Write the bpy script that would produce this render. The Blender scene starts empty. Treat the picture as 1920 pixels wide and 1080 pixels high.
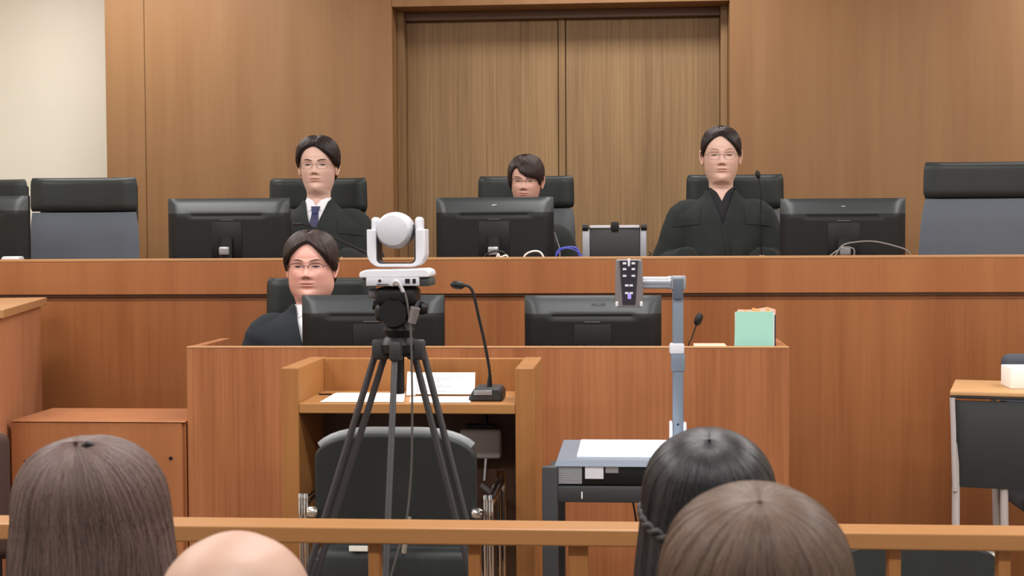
import bpy, bmesh, math, random
import numpy as np
from mathutils import Vector, Matrix, Euler
from mathutils.bvhtree import BVHTree
PI = math.pi
random.seed(4); rng = np.random.default_rng(7)
SC = bpy.context.scene; COL = SC.collection

# ------------------------------------------------------------------ camera
FPX = 2755.0; TH = math.radians(4.78); PH = math.radians(2.07); RO = 0.006; CH = 1.40
fwd = Vector((-math.sin(TH)*math.cos(PH), math.cos(TH)*math.cos(PH), -math.sin(PH)))
r0 = Vector((math.cos(TH), math.sin(TH), 0)); u0 = r0.cross(fwd)
rt = r0*math.cos(RO) - u0*math.sin(RO); up = r0*math.sin(RO) + u0*math.cos(RO)
cd = bpy.data.cameras.new('camera'); cam = bpy.data.objects.new('camera', cd); COL.objects.link(cam)
M3 = Matrix((rt, up, -fwd)).transposed()
cam.matrix_world = Matrix.Translation((0, 0, CH)) @ M3.to_4x4()
cd.sensor_width = 36; cd.lens = 36*FPX/1920; cd.clip_start = 0.05
cd.dof.use_dof = True; cd.dof.focus_distance = 5.6; cd.dof.aperture_fstop = 11
SC.camera = cam
# ------------------------------------------------------------------ world, lights, exposure
wd = bpy.data.worlds.new('world'); SC.world = wd; wd.use_nodes = True
wd.node_tree.nodes['Background'].inputs[0].default_value = (0.97, 0.99, 1.0, 1)
wd.node_tree.nodes['Background'].inputs[1].default_value = 0.42
def area(name, loc, sx, sy, power, rot=(0, 0, 0), col=(1, 0.985, 0.975)):
    l = bpy.data.lights.new(name, 'AREA'); l.shape = 'RECTANGLE'; l.size = sx; l.size_y = sy
    l.energy = power; l.color = col
    o = bpy.data.objects.new(name, l); COL.objects.link(o); o.location = loc; o.rotation_euler = rot
for yy, pw in ((0.6, 44), (2.6, 44), (4.6, 42), (6.95, 22)):
    for xx in (-2.6, 0.0, 2.6):
        area('ceiling_lamp', (xx, yy, 3.06), 1.25, 0.35, pw*(1.25 if xx and yy > 6 else 1))
SC.view_settings.view_transform = 'Standard'; SC.view_settings.look = 'None'
SC.view_settings.exposure = 0.0; SC.view_settings.gamma = 1.0; SC.view_settings.use_curve_mapping = False

def W(px, py, Y):
    """point of the place seen at pixel (px,py) at distance Y into the room"""
    d = fwd + rt*((px-960)/FPX) + up*((540-py)/FPX)
    t = Y/d.y
    return Vector((d.x*t, Y, CH + d.z*t))
def WX(px, py, Y): return W(px, py, Y).x
def WZ(px, py, Y): return W(px, py, Y).z

# ------------------------------------------------------------------ materials
def s2l(c): return tuple((x/255/12.92 if x/255 <= .04045 else ((x/255+.055)/1.055)**2.4) for x in c)+(1,)
MATS = {}
def mat(name, rgb, rough=.5, metal=0, spec=.5, bump=0, bscale=200, noise=0, nscale=5, coat=0, sheen=0, emit=0, sss=0, tint=False):
    if name in MATS: return MATS[name]
    m = bpy.data.materials.new(name); m.use_nodes = True; nt = m.node_tree; b = nt.nodes['Principled BSDF']
    c = s2l(rgb); b.inputs['Base Color'].default_value = c
    b.inputs['Roughness'].default_value = rough; b.inputs['Metallic'].default_value = metal
    b.inputs['Specular IOR Level'].default_value = spec; b.inputs['Coat Weight'].default_value = coat
    b.inputs['Sheen Weight'].default_value = sheen
    tc = nt.nodes.new('ShaderNodeTexCoord')
    src = None
    n = nt.nodes.new('ShaderNodeTexNoise'); n.inputs['Scale'].default_value = nscale; n.inputs['Detail'].default_value = 4
    nt.links.new(tc.outputs['Object'], n.inputs['Vector'])
    mr = nt.nodes.new('ShaderNodeMapRange'); mr.inputs[1].default_value = .3; mr.inputs[2].default_value = .7
    mr.inputs[3].default_value = 1-noise; mr.inputs[4].default_value = 1+noise
    nt.links.new(n.outputs['Fac'], mr.inputs[0])
    mx = nt.nodes.new('ShaderNodeMix'); mx.data_type = 'RGBA'; mx.blend_type = 'MULTIPLY'; mx.inputs[0].default_value = 1
    mx.inputs[6].default_value = c; nt.links.new(mr.outputs[0], mx.inputs[7]); src = mx.outputs[2]
    if tint:
        at = nt.nodes.new('ShaderNodeAttribute'); at.attribute_name = 'tint'
        m2 = nt.nodes.new('ShaderNodeMix'); m2.data_type = 'RGBA'; m2.blend_type = 'MULTIPLY'; m2.inputs[0].default_value = 1
        nt.links.new(src, m2.inputs[6]); nt.links.new(at.outputs['Color'], m2.inputs[7]); src = m2.outputs[2]
    nt.links.new(src, b.inputs['Base Color'])
    if sss:
        b.inputs['Subsurface Weight'].default_value = sss; b.inputs['Subsurface Radius'].default_value = (.012, .005, .003); b.inputs['Subsurface Scale'].default_value = 1
    if bump:
        nb = nt.nodes.new('ShaderNodeTexNoise'); nb.inputs['Scale'].default_value = bscale; nb.inputs['Detail'].default_value = 3
        nt.links.new(tc.outputs['Object'], nb.inputs['Vector'])
        bp = nt.nodes.new('ShaderNodeBump'); bp.inputs['Strength'].default_value = bump; bp.inputs['Distance'].default_value = .002
        nt.links.new(nb.outputs['Fac'], bp.inputs['Height']); nt.links.new(bp.outputs['Normal'], b.inputs['Normal'])
    if emit:
        b.inputs['Emission Color'].default_value = c; b.inputs['Emission Strength'].default_value = emit
    MATS[name] = m; return m
def wood(name, rgb, dark, axis='Z', fine=.5, rough=.42, spec=.35, broad=.5, sc=1.0):
    if name in MATS: return MATS[name]
    m = bpy.data.materials.new(name); m.use_nodes = True; nt = m.node_tree; b = nt.nodes['Principled BSDF']
    b.inputs['Roughness'].default_value = rough; b.inputs['Specular IOR Level'].default_value = spec
    tc = nt.nodes.new('ShaderNodeTexCoord')
    def nz(k, along, det):
        mp = nt.nodes.new('ShaderNodeMapping'); s = [k, k, k]; s['XYZ'.index(axis)] = along
        mp.inputs['Scale'].default_value = s; nt.links.new(tc.outputs['Object'], mp.inputs[0])
        n = nt.nodes.new('ShaderNodeTexNoise'); n.inputs['Scale'].default_value = 1; n.inputs['Detail'].default_value = det
        n.inputs['Roughness'].default_value = .6
        nt.links.new(mp.outputs[0], n.inputs['Vector'])
        mr = nt.nodes.new('ShaderNodeMapRange'); mr.inputs[1].default_value = .32; mr.inputs[2].default_value = .68
        nt.links.new(n.outputs['Fac'], mr.inputs[0]); return mr.outputs[0]
    a = nz(90*sc, 1.6*sc, 4); c = nz(7*sc, .5*sc, 3)
    mm = nt.nodes.new('ShaderNodeMix'); mm.data_type = 'RGBA'; mm.inputs[6].default_value = s2l(rgb); mm.inputs[7].default_value = s2l(dark)
    m1 = nt.nodes.new('ShaderNodeMath'); m1.operation = 'MULTIPLY'; m1.inputs[1].default_value = fine; nt.links.new(a, m1.inputs[0])
    m2 = nt.nodes.new('ShaderNodeMath'); m2.operation = 'MULTIPLY_ADD'; m2.inputs[1].default_value = broad; nt.links.new(c, m2.inputs[0]); nt.links.new(m1.outputs[0], m2.inputs[2])
    m2.use_clamp = True
    nt.links.new(m2.outputs[0], mm.inputs[0]); nt.links.new(mm.outputs[2], b.inputs['Base Color'])
    MATS[name] = m; return m

W_WALL = wood('oak_wall', (151, 113, 75), (136, 96, 59), fine=.25, broad=.7, rough=.45)
W_DOOR = wood('door_wood', (167, 134, 93), (116, 86, 55), fine=.5, broad=.35, rough=.5, sc=.8)
W_BENCH = wood('bench_wood', (161, 104, 63), (139, 82, 44), fine=.3, broad=.6)
W_BENCH2 = wood('bench_panel_wood', (155, 99, 58), (131, 76, 40), fine=.3, broad=.7)
W_DESK = wood('desk_wood', (182, 120, 79), (139, 81, 46), fine=.38, broad=.5)
W_CAB = wood('cabinet_wood', (176, 116, 76), (154, 96, 60), fine=.25, broad=.5, spec=.2)
W_STAND = wood('stand_wood', (171, 119, 69), (144, 92, 48), fine=.35, broad=.5)
W_STANDX = wood('stand_wood_flat', (177, 128, 78), (154, 101, 55), axis='X', fine=.35, broad=.5)
W_RAIL = wood('rail_wood', (167, 121, 75), (144, 96, 56), axis='X', fine=.3, broad=.4, rough=.35)
W_POST = wood('post_wood', (176, 122, 72), (150, 98, 54), fine=.3, broad=.4)
W_EDGE = wood('edge_wood', (181, 135, 91), (163, 112, 68), axis='X', fine=.3, broad=.3)
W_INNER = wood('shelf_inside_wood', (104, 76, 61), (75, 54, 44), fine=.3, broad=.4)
W_DARK = wood('dark_head_wood', (112, 78, 54), (84, 56, 40), axis='X', fine=.3, broad=.4)
CREAM = mat('cream_paint', (240, 233, 217), .8, noise=.015, nscale=2)
CEIL = mat('ceiling_white', (235, 232, 225), .9, noise=.01)
CARPET = mat('floor_carpet', (120, 104, 88), .95, bump=.4, bscale=400, noise=.08, nscale=30)
LEATHER = mat('black_leather', (47, 51, 51), .42, spec=.3, bump=.15, bscale=500, noise=.08, nscale=8)
GREYFAB = mat('grey_fabric', (91, 99, 110), .75, bump=.1, bscale=900, noise=.03, nscale=5, sheen=.2)
DKGREY = mat('dark_plastic', (38, 38, 40), .5, noise=.04)
MONB = mat('monitor_plastic', (24, 24, 24), .45, noise=.05, nscale=3, spec=.28)
BLACK = mat('black_plastic', (20, 20, 21), .45, noise=.04, spec=.3)
SILVER = mat('silver_plastic', (150, 152, 158), .35, metal=.3, noise=.02)
CHROME = mat('chrome', (225, 225, 228), .12, metal=1)
STEEL = mat('grey_steel', (168, 168, 172), .35, metal=.6)
WHITEP = mat('white_plastic', (208, 208, 215), .35, noise=.01)
LGREY = mat('light_grey_plastic', (188, 188, 196), .4, noise=.01)
BLUEGREY = mat('blue_grey_metal', (118, 128, 142), .4, metal=.2, noise=.03)
TAUPE = mat('taupe_plastic', (112, 106, 106), .45, noise=.04)
PAPER = mat('paper', (240, 238, 232), .8, noise=.01)
INK = mat('ink_grey', (150, 150, 155), .8)
SCREENW = mat('lit_stage', (235, 245, 255), .5, emit=.55)
GREENF = mat('green_file_cover', (158, 212, 196), .7, noise=.03, nscale=10)
NAVYD = mat('navy_cover', (40, 44, 60), .6)
TABLETOP = mat('beech_laminate', (195, 151, 103), .45, noise=.03, nscale=6)
PANELBLK = mat('black_modesty_panel', (40, 42, 44), .6, noise=.04)
ROBE = mat('black_robe_cloth', (39, 43, 42), .8, bump=.12, bscale=600, noise=.12, nscale=6, sheen=.04, spec=.2)
SUITN = mat('dark_suit_cloth', (36, 41, 47), .85, bump=.1, bscale=700, noise=.08, sheen=.04, spec=.2)
SHIRT = mat('white_shirt', (232, 232, 236), .8, noise=.02)
TIE = mat('navy_tie', (38, 40, 84), .5, noise=.25, nscale=60)
INNERBLK = mat('black_top', (26, 25, 32), .85)
TROUS = mat('dark_trousers', (30, 30, 34), .9)
KNIT = mat('brown_knit', (98, 88, 80), .95, bump=.5, bscale=180, noise=.1, nscale=20)
BLUECAB = mat('blue_cable', (70, 76, 190), .4)
WHITECAB = mat('white_cable', (228, 222, 214), .45)
GREYCAB = mat('grey_cable', (120, 116, 114), .5)
BLKCAB = mat('black_cable', (22, 22, 22), .5)
GLASSF = mat('dark_glasses_frame', (60, 40, 40), .3)
WIREF = mat('metal_glasses_frame', (118, 96, 90), .3, metal=.6)
EYEW = mat('eye_white', (205, 190, 182), .3)
EYED = mat('eye_dark', (32, 20, 17), .25)
BROW = mat('eyebrow_hair', (62, 44, 38), .9)
LASH = mat('eyelash_hair', (34, 23, 21), .8)
LIPM = mat('lip_skin', (184, 118, 106), .5)
LEDB = mat('purple_display', (150, 140, 230), .4, emit=.3)

def hairmat(name, rgb, rough=.32, spec=.35):
    if name in MATS: return MATS[name]
    m = bpy.data.materials.new(name); m.use_nodes = True; nt = m.node_tree; b = nt.nodes['Principled BSDF']
    b.inputs['Roughness'].default_value = rough; b.inputs['Specular IOR Level'].default_value = spec
    hi = nt.nodes.new('ShaderNodeHairInfo'); c = s2l(rgb)
    mr = nt.nodes.new('ShaderNodeMapRange'); mr.inputs[3].default_value = .55; mr.inputs[4].default_value = 1.5
    nt.links.new(hi.outputs['Random'], mr.inputs[0])
    mx = nt.nodes.new('ShaderNodeMix'); mx.data_type = 'RGBA'; mx.blend_type = 'MULTIPLY'; mx.inputs[0].default_value = 1
    mx.inputs[6].default_value = c; nt.links.new(mr.outputs[0], mx.inputs[7]); nt.links.new(mx.outputs[2], b.inputs['Base Color'])
    MATS[name] = m; return m

# ------------------------------------------------------------------ mesh helpers
class MB:
    def __init__(s): s.v = []; s.f = []; s.m = []
    def add(s, vs, fs, mi=0, M=None):
        o = len(s.v)
        for p in vs:
            p = Vector(p)
            if M is not None: p = M @ p
            s.v.append(tuple(p))
        for q in fs: s.f.append(tuple(i+o for i in q)); s.m.append(mi)
        return s
    def box(s, a, b, bev=0, mi=0, M=None, seg=2):
        a, b = [min(x, y) for x, y in zip(a, b)], [max(x, y) for x, y in zip(a, b)]
        bm = bmesh.new(); bmesh.ops.create_cube(bm, size=1)
        for v in bm.verts: v.co = Vector([(a[i]+b[i])/2 + v.co[i]*(b[i]-a[i]) for i in range(3)])
        if bev: bmesh.ops.bevel(bm, geom=list(bm.edges), offset=min(bev, min(b[i]-a[i] for i in range(3))*.49), segments=seg, profile=.5, affect='EDGES')
        bm.verts.index_update(); vs = [v.co.copy() for v in bm.verts]; fs = [[v.index for v in f.verts] for f in bm.faces]; bm.free()
        return s.add(vs, fs, mi, M)
    def cbox(s, c, d, bev=0, mi=0, M=None, seg=2):
        return s.box([c[i]-d[i]/2 for i in range(3)], [c[i]+d[i]/2 for i in range(3)], bev, mi, M, seg)
    def tube(s, pts, r, n=10, mi=0, cap=True, sub=0, flat=None, M=None):
        P = [Vector(p) for p in pts]; R = list(r) if hasattr(r, '__len__') else [r]*len(P)
        if sub and len(P) > 2:
            Q, RR = [], []
            for i in range(len(P)-1):
                p0 = P[max(i-1, 0)]; p1 = P[i]; p2 = P[i+1]; p3 = P[min(i+2, len(P)-1)]
                for k in range(sub):
                    t = k/sub
                    Q.append(.5*((2*p1)+(p2-p0)*t+(2*p0-5*p1+4*p2-p3)*t*t+(3*p1-p0-3*p2+p3)*t**3)); RR.append(R[i]*(1-t)+R[i+1]*t)
            Q.append(P[-1]); RR.append(R[-1]); P, R = Q, RR
        T = []
        for i in range(len(P)):
            d = P[min(i+1, len(P)-1)]-P[max(i-1, 0)]; T.append(d.normalized() if d.length > 1e-9 else Vector((0, 0, 1)))
        a = T[0].orthogonal().normalized()
        if flat is not None:
            a = (Vector(flat)-T[0]*T[0].dot(Vector(flat))).normalized()
        vs = []; fs = []
        for i, p in enumerate(P):
            a = (a-T[i]*a.dot(T[i])).normalized(); b = T[i].cross(a)
            rr = R[i] if hasattr(R[i], '__len__') else (R[i], R[i])
            for k in range(n):
                t = 2*PI*k/n; vs.append(p+a*math.cos(t)*rr[0]+b*math.sin(t)*rr[1])
        for i in range(len(P)-1):
            for k in range(n): fs.append((i*n+k, i*n+(k+1) % n, (i+1)*n+(k+1) % n, (i+1)*n+k))
        if cap: fs.append(tuple(range(n-1, -1, -1))); fs.append(tuple((len(P)-1)*n+k for k in range(n)))
        return s.add(vs, fs, mi, M)
    def lathe(s, prof, n=24, mi=0, M=None):
        """profile of (radius, z) about the z axis"""
        vs = []; fs = []
        for r, z in prof:
            for k in range(n): vs.append((r*math.cos(2*PI*k/n), r*math.sin(2*PI*k/n), z))
        for i in range(len(prof)-1):
            for k in range(n): fs.append((i*n+k, i*n+(k+1) % n, (i+1)*n+(k+1) % n, (i+1)*n+k))
        fs.append(tuple(range(n-1, -1, -1))); fs.append(tuple((len(prof)-1)*n+k for k in range(n)))
        return s.add(vs, fs, mi, M)
    def prism(s, poly, a, b, axis='y', mi=0, M=None):
        """polygon (u,v) extruded from a to b: axis y -> (u, a..b, v); x -> (a..b, u, v); z -> (u, v, a..b)"""
        f = {'y': lambda u, v, w: (u, w, v), 'x': lambda u, v, w: (w, u, v), 'z': lambda u, v, w: (u, v, w)}[axis]
        n = len(poly); vs = [f(u, v, a) for u, v in poly]+[f(u, v, b) for u, v in poly]
        fs = [tuple(range(n)), tuple(range(2*n-1, n-1, -1))]+[(i, i+n, (i+1) % n+n, (i+1) % n) for i in range(n)]
        return s.add(vs, fs, mi, M)
    def build(s, name, mats, parent=None, smooth=35, loc=None):
        me = bpy.data.meshes.new(name); me.from_pydata(s.v, [], s.f)
        if not isinstance(mats, (list, tuple)): mats = [mats]
        for m in mats: me.materials.append(m)
        me.polygons.foreach_set('material_index', s.m)
        bm = bmesh.new(); bm.from_mesh(me); bmesh.ops.recalc_face_normals(bm, faces=bm.faces); bm.to_mesh(me); bm.free()
        if smooth:
            me.shade_smooth(); me.set_sharp_from_angle(angle=math.radians(smooth))
        o = bpy.data.objects.new(name, me); COL.objects.link(o)
        if parent is not None: o.parent = parent
        if loc is not None: o.location = loc
        return o
def thing(name, label, cat, loc=(0, 0, 0), rz=0, group=None):
    o = bpy.data.objects.new(name, None); COL.objects.link(o); o.empty_display_size = .1
    o.location = loc; o.rotation_euler = (0, 0, rz); return tag(o, label, cat, group)
def tag(o, label, cat, group=None):
    o['label'] = label; o['category'] = cat
    if group: o['group'] = group
    return o
def struct(mb, name, m, smooth=None):
    o = mb.build(name, m, None, smooth or 0); o['kind'] = 'structure'; return o
def dup(root, loc=None, rz=None, label=None, group=None):
    r = root.copy(); COL.objects.link(r)
    if loc is not None: r.location = loc
    if rz is not None: r.rotation_euler = (0, 0, rz)
    if label: r['label'] = label
    if group: r['group'] = group
    for ch in list(root.children):
        c = ch.copy(); COL.objects.link(c); c.parent = r
        for g in list(ch.children):
            d = g.copy(); COL.objects.link(d); d.parent = c
    return r
def text(s, name, size, m, parent, loc, rot=(PI/2, 0, 0), ext=.0004):
    cu = bpy.data.curves.new(name, 'FONT'); cu.body = s; cu.size = size; cu.extrude = ext; cu.align_x = 'CENTER'; cu.align_y = 'CENTER'
    tmp = bpy.data.objects.new('tmp', cu); COL.objects.link(tmp); bpy.context.view_layer.update()
    me = bpy.data.meshes.new_from_object(tmp.evaluated_get(bpy.context.evaluated_depsgraph_get())); bpy.data.objects.remove(tmp); bpy.data.curves.remove(cu)
    me.materials.clear(); me.materials.append(m); me.name = name
    o = bpy.data.objects.new(name, me); COL.objects.link(o); o.parent = parent; o.location = loc; o.rotation_euler = rot
    return o

# ================================================================== THE ROOM
YB = 7.60; YD = 7.86
XL = -4.3; XR = 4.3; ZC = 3.1
struct(MB().box((XL-.1, -2.2, -.1), (XR+.1, 8.3, 0)), 'floor', CARPET)
struct(MB().box((XL-.1, -2.2, ZC), (XR+.1, 8.3, ZC+.1)), 'ceiling', CEIL)
struct(MB().box((XL-.1, -2.2, 0), (XL, 8.3, ZC)), 'wall_left', CREAM)
struct(MB().box((XR, -2.2, 0), (XR+.1, 8.3, ZC)), 'wall_right', CREAM)
struct(MB().box((XL, 8.0, 0), (XR, 8.3, ZC)), 'wall_back', CREAM)
xa = WX(198, 200, YB); xd0 = WX(736, 200, YB); xd1 = WX(1368, 200, YB); zh = WZ(1050, 7, YB)
xs = WX(272, 200, YB)
struct(MB().box((xs+.002, YB, 0), (xd0, YD+.14, ZC), .002), 'wall_panel_left', W_WALL)
struct(MB().box((xa, YB+.006, 0), (xs-.002, YD+.14, ZC), .002), 'trim_panel_edge', W_WALL)
struct(MB().box((xd1, YB, 0), (XR, YD+.14, ZC), .002), 'wall_panel_right', W_WALL)
struct(MB().box((xd0+.002, YB, zh), (xd1-.002, YD+.14, ZC), .002), 'trim_header', W_WALL)
# framed double door set into the recess
jl = MB()
zf = WZ(1050, 37, YD)
jl.box((xd0+.001, YD-.10, 0), (xd0+.035, YD+.05, zh-.001), .002); jl.box((xd1-.035, YD-.10, 0), (xd1-.001, YD+.05, zh-.001), .002)
struct(jl, 'trim_door_jamb', W_DOOR)
struct(MB().box((xd0+.036, YD-.06, zf), (xd1-.036, YD+.05, zh-.001), .003), 'trim_door_head', W_DARK)
xm0 = WX(1048, 200, YD); xm1 = WX(1060, 200, YD)
struct(MB().box((xd0+.036, YD, 0), (xm0-.004, YD+.05, zf-.001), .003), 'door_1', W_DOOR)
struct(MB().box((xm1+.004, YD, 0), (xd1-.036, YD+.05, zf-.001), .003), 'door_2', W_DOOR)
struct(MB().box((xm0, YD-.008, 0), (xm1, YD+.05, zf-.001), .002), 'trim_door_astragal', W_DOOR)
struct(MB().box((xm0-.003, YD+.03, 0), (xm1+.003, YD+.052, zf-.001)), 'trim_door_gap', W_DARK)
# raised platforms
struct(MB().box((XL, 5.9, 0), (XR, YB-.001, .45)), 'floor_platform', CARPET)
struct(MB().box((-1.9, 4.95, 0), (1.2, 5.83, .14)), 'floor_clerk_platform', CARPET)

# ================================================================== JUDGES' BENCH
BY = 5.85
zt = WZ(960, 482, BY); zl = WZ(960, 552, BY)
bench = thing('judges_bench', 'long orange-brown wooden judges bench running the whole width of the room', 'bench', (0, BY, 0))
MB().box((XL+.01, .020, .0), (XR-.01, .05, zl-.024), .002).build('front_panel', W_BENCH2, bench, 0)
MB().box((XL+.01, .028, zl-.0235), (XR-.01, .05, zl-.006)).build('recess_strip', W_BENCH2, bench, 0)
MB().box((XL+.01, .0, zl+.003), (XR-.01, .05, zt-.012), .002).build('fascia', W_BENCH, bench, 0)
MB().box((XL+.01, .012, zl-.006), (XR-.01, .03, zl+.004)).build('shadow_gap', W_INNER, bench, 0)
MB().box((XL+.01, -.002, zt-.012), (XR-.01, .052, zt), .003).build('top_edging', W_EDGE, bench)
ZDT = zt-.085
MB().box((XL+.01, .05, ZDT-.03), (XR-.01, .62, ZDT), .002).build('desktop', W_BENCH, bench, 0)
MB().box((XL+.01, .10, .451), (XR-.01, .12, ZDT-.03)).build('inner_panel', W_BENCH2, bench, 0)

# ================================================================== CLERK'S DESK
CY = 4.90
cx0 = WX(350, 700, CY); cx1 = WX(1480, 700, CY); cz = WZ(900, 650, CY)
ck = thing('clerk_desk', 'wide wooden clerks desk with raised screen panels below the judges bench', 'desk', (0, CY, 0))
MB().box((cx0, 0, 0), (cx1, .035, cz-.006), .002).build('front_panel', W_DESK, ck, 0)
MB().box((cx0, -.001, cz-.006), (cx1, .036, cz), .002).build('edging', W_EDGE, ck, 0)
for xx in (cx0, cx1-.035):
    MB().box((xx, .036, 0), (xx+.035, .42, cz-.001), .002).build('side_panel', W_DESK, ck, 0)
MB().box((cx0+.036, .036, cz-.24), (cx1-.036, .42, cz-.21), .002).build('desktop', W_STANDX, ck, 0)

# ================================================================== WITNESS STAND
SY = 4.15; SB = 4.53
wx0 = WX(527, 760, SY); wx1 = WX(1001, 760, SY); wi0 = WX(560, 760, SY); wi1 = WX(966, 760, SY)
sz = WZ(760, 690, SY)
st = thing('witness_stand', 'honey-coloured wooden witness stand with open front and a paper shelf', 'witness stand', (0, SY, 0))
for a, b in ((wx0, wi0), (wi1, wx1)):
    MB().box((a, 0, 0), (b, SB-SY, sz), .003).build('side_panel', W_STAND, st, 0)
MB().box((wi0, SB-SY-.03, 0), (wi1, SB-SY, sz-.002), .002).build('back_panel', W_STAND, st, 0)
zs = WZ(760, 757, SY); zs2 = WZ(760, 776, SY)
MB().box((wi0, .002, zs2), (wi1, SB-SY-.03, zs), .003).build('shelf', W_STANDX, st, 0)
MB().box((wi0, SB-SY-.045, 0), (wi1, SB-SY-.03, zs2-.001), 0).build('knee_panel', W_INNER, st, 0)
ZSH = zs

# ================================================================== WOODEN CABINET, LEFT
KY = 4.892
kx0 = WX(22, 880, KY); kx1 = cx0-.004; kz = WZ(180, 789, KY)
kb = thing('wooden_cabinet', 'low square wooden cabinet with small lock standing left of the clerks desk', 'cabinet', (0, KY, 0))
MB().box((kx0+.01, .012, .0), (kx1-.002, .36, kz-.004), .001).build('body', W_CAB, kb, 0)
MB().box((kx0, -.008, kz-.005), (kx1, .365, kz), .002).build('top_board', W_CAB, kb, 0)
dr = MB().box((kx0+.003, -.006, .03), (kx1-.012, .011, kz-.007), .001).build('door', W_CAB, kb, 0)
kp = W(318, 860, KY-.02); MB().lathe([(.006, 0), (.006, .004), (.003, .005)], 16, M=Matrix.Translation((kp.x, -.006, kp.z)) @ Matrix.Rotation(PI/2, 4, 'X')).build('keyhole', BLACK, dr)
kp = W(50, 865, KY-.02); MB().cbox((kp.x, -.008, kp.z), (.03, .006, .006), .002).build('hinge', W_INNER, dr)
kp = W(655/2+18, 860, KY-.02)

# ================================================================== ANGLED SIDE DESK, FAR LEFT
pF = W(80, 558, 5.70); pN = W(0, 583, 4.75)
dz = pF.z; dv = (Vector((pN.x, pN.y, 0))-Vector((pF.x, pF.y, 0))).normalized()
sd = thing('side_desk', 'tall wooden counsel desk cut by the left edge of the photo', 'desk', (pF.x, pF.y, 0), math.atan2(dv.y, dv.x))
# local x runs towards the viewer along the desk's right face, local y points... out of the photo on the left is -y
MB().box((-.03, -.62, dz-.03), (.985, .012, dz), .003).build('top_board', W_EDGE, sd, 0)
MB().box((0.0, -.03, 0), (.97, -.008, dz-.031), .001).build('side_panel', wood('side_desk_wood', (190, 132, 96), (166, 106, 72), fine=.3, broad=.5), sd, 0)
MB().box((0.0, -.60, 0), (.03, -.03, dz-.031), .001).build('end_panel', W_DESK, sd, 0)
# a dark upholstered chair just inside the left edge
q = W(-6, 900, 4.35)
ch = thing('upholstered_chair', 'dark brown upholstered chair, only its back edge in frame at far left', 'chair', (q.x-.2, 4.35, 0))
bt = WZ(5, 812, 4.35)
BRN = mat('dark_brown_cloth', (66, 44, 38), .85, bump=.3, bscale=300)
MB().box((-.24, -.03, .42), (.235, .04, bt), .03, seg=4).build('backrest', BRN, ch)
MB().box((-.24, .02, .40), (.235, .35, .48), .03, seg=4).build('seat', BRN, ch)
for sx in (-.21, .2):
    for sy in (0.0, .32): MB().tube([(sx, sy, 0), (sx, sy, .43)], .012).build('leg', BLACK, ch)

# ================================================================== CHAIRS OF THE BENCH
def office_chair(name, label, floor_z, loc, w, top, seam, lowmat, rz=0, wb=None, group=None):
    """loc = point below the centre of the back; the sitter looks towards -y"""
    t = thing(name, label, 'chair', (loc[0], loc[1], floor_z), rz, group)
    H = top-floor_z; S = seam-floor_z; wb = wb or w*1.04; sz = .47
    def slab(z0, z1, w0, w1, th, puff, lean=.0):
        n = 14; mm = 10; vs = []; fs = []
        for side in (0, 1):
            for j in range(mm+1):
                for i in range(n+1):
                    u = i/n*2-1; v = j/mm*2-1
                    e = max(0, 1-abs(u)**10)**.5*max(0, 1-abs(v)**8)**.5
                    ww = (w0+(w1-w0)*(v+1)/2)/2
                    z = z0+(z1-z0)*(v+1)/2
                    cu = abs(u)**2*.03
                    rx = ww*(u if abs(u) < 1 else u)*(1-.035*max(0, abs(v)-.75)/.25*abs(u))
                    y = -cu-lean*(1-(z/H))+.03
                    y += (-1 if side == 0 else 1)*(.012+e*(th/2+puff))*(1 if e > 0 else .3)
                    vs.append((rx, y, z))
            o = side*(n+1)*(mm+1)
            for j in range(mm):
                for i in range(n):
                    a = o+j*(n+1)+i; fs.append((a, a+1, a+n+2, a+n+1))
        m = (n+1)*(mm+1)
        rim = [i for i in range(n+1)]+[(j+1)*(n+1)-1 for j in range(1, mm+1)]+[mm*(n+1)+i for i in range(n-1, -1, -1)]+[j*(n+1) for j in range(mm-1, 0, -1)]
        for k in range(len(rim)):
            a = rim[k]; b = rim[(k+1) % len(rim)]; fs.append((a, b, b+m, a+m))
        return MB().add(vs, fs)
    slab(S+.002, H, w*1.0, w*.985, .04, .002).build('headrest', LEATHER, t, 60)
    slab(sz+.02, S-.003, wb*1.04, w, .035, .004).build('back_cushion', lowmat, t, 60)
    MB().box((-w/2+.02, .052, sz), (w/2-.02, .072, H-.03), .01).build('back_shell', LEATHER, t)
    MB().box((-.25, -.46, sz-.07), (.25, .03, sz+.02), .035, seg=4).build('seat', LEATHER, t)
    MB().tube([(0, -.2, .06), (0, -.2, sz-.07)], .03, 16).build('gas_lift', BLACK, t)
    b = MB()
    for k in range(5):
        a = 2*PI*k/5+.3; b.tube([(0, -.2, .09), (.27*math.cos(a), -.2+.27*math.sin(a), .055)], [.022, .014], 10)
        b.lathe([(.024, -.01), (.024, .01)], 14, M=Matrix.Translation((.27*math.cos(a), -.2+.27*math.sin(a), .026)) @ Matrix.Rotation(PI/2, 4, 'Y'))
    b.build('star_base', BLACK, t)
    return t
def cseat(name, label, x0, x1, ytop, yseam, Y, lowmat, wbpx=None, rz=0, fz=.45):
    yc = (ytop+yseam)/2; a = WX(x0, yc, Y); b = WX(x1, yc, Y); xm = (x0+x1)/2
    wb = None
    if wbpx: wb = (wbpx)/FPX*Y
    gp = 'high-backed chairs along the judges bench' if name == 'judge_chair' else None
    return office_chair(name, label, fz, ((a+b)/2, Y), b-a, WZ(xm, ytop, Y), WZ(xm, yseam, Y), lowmat, rz, wb, gp)
JG = mat('chair_panel_dark', (76, 80, 84), .5, noise=.04)
cseat('judge_chair', 'black leather chair behind the man in the robe and navy tie', 505, 689, 334, 398, 6.85, JG)
cseat('judge_chair', 'black leather chair behind the woman whose body the monitor hides', 896, 1077, 330, 390, 6.85, JG)
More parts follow.
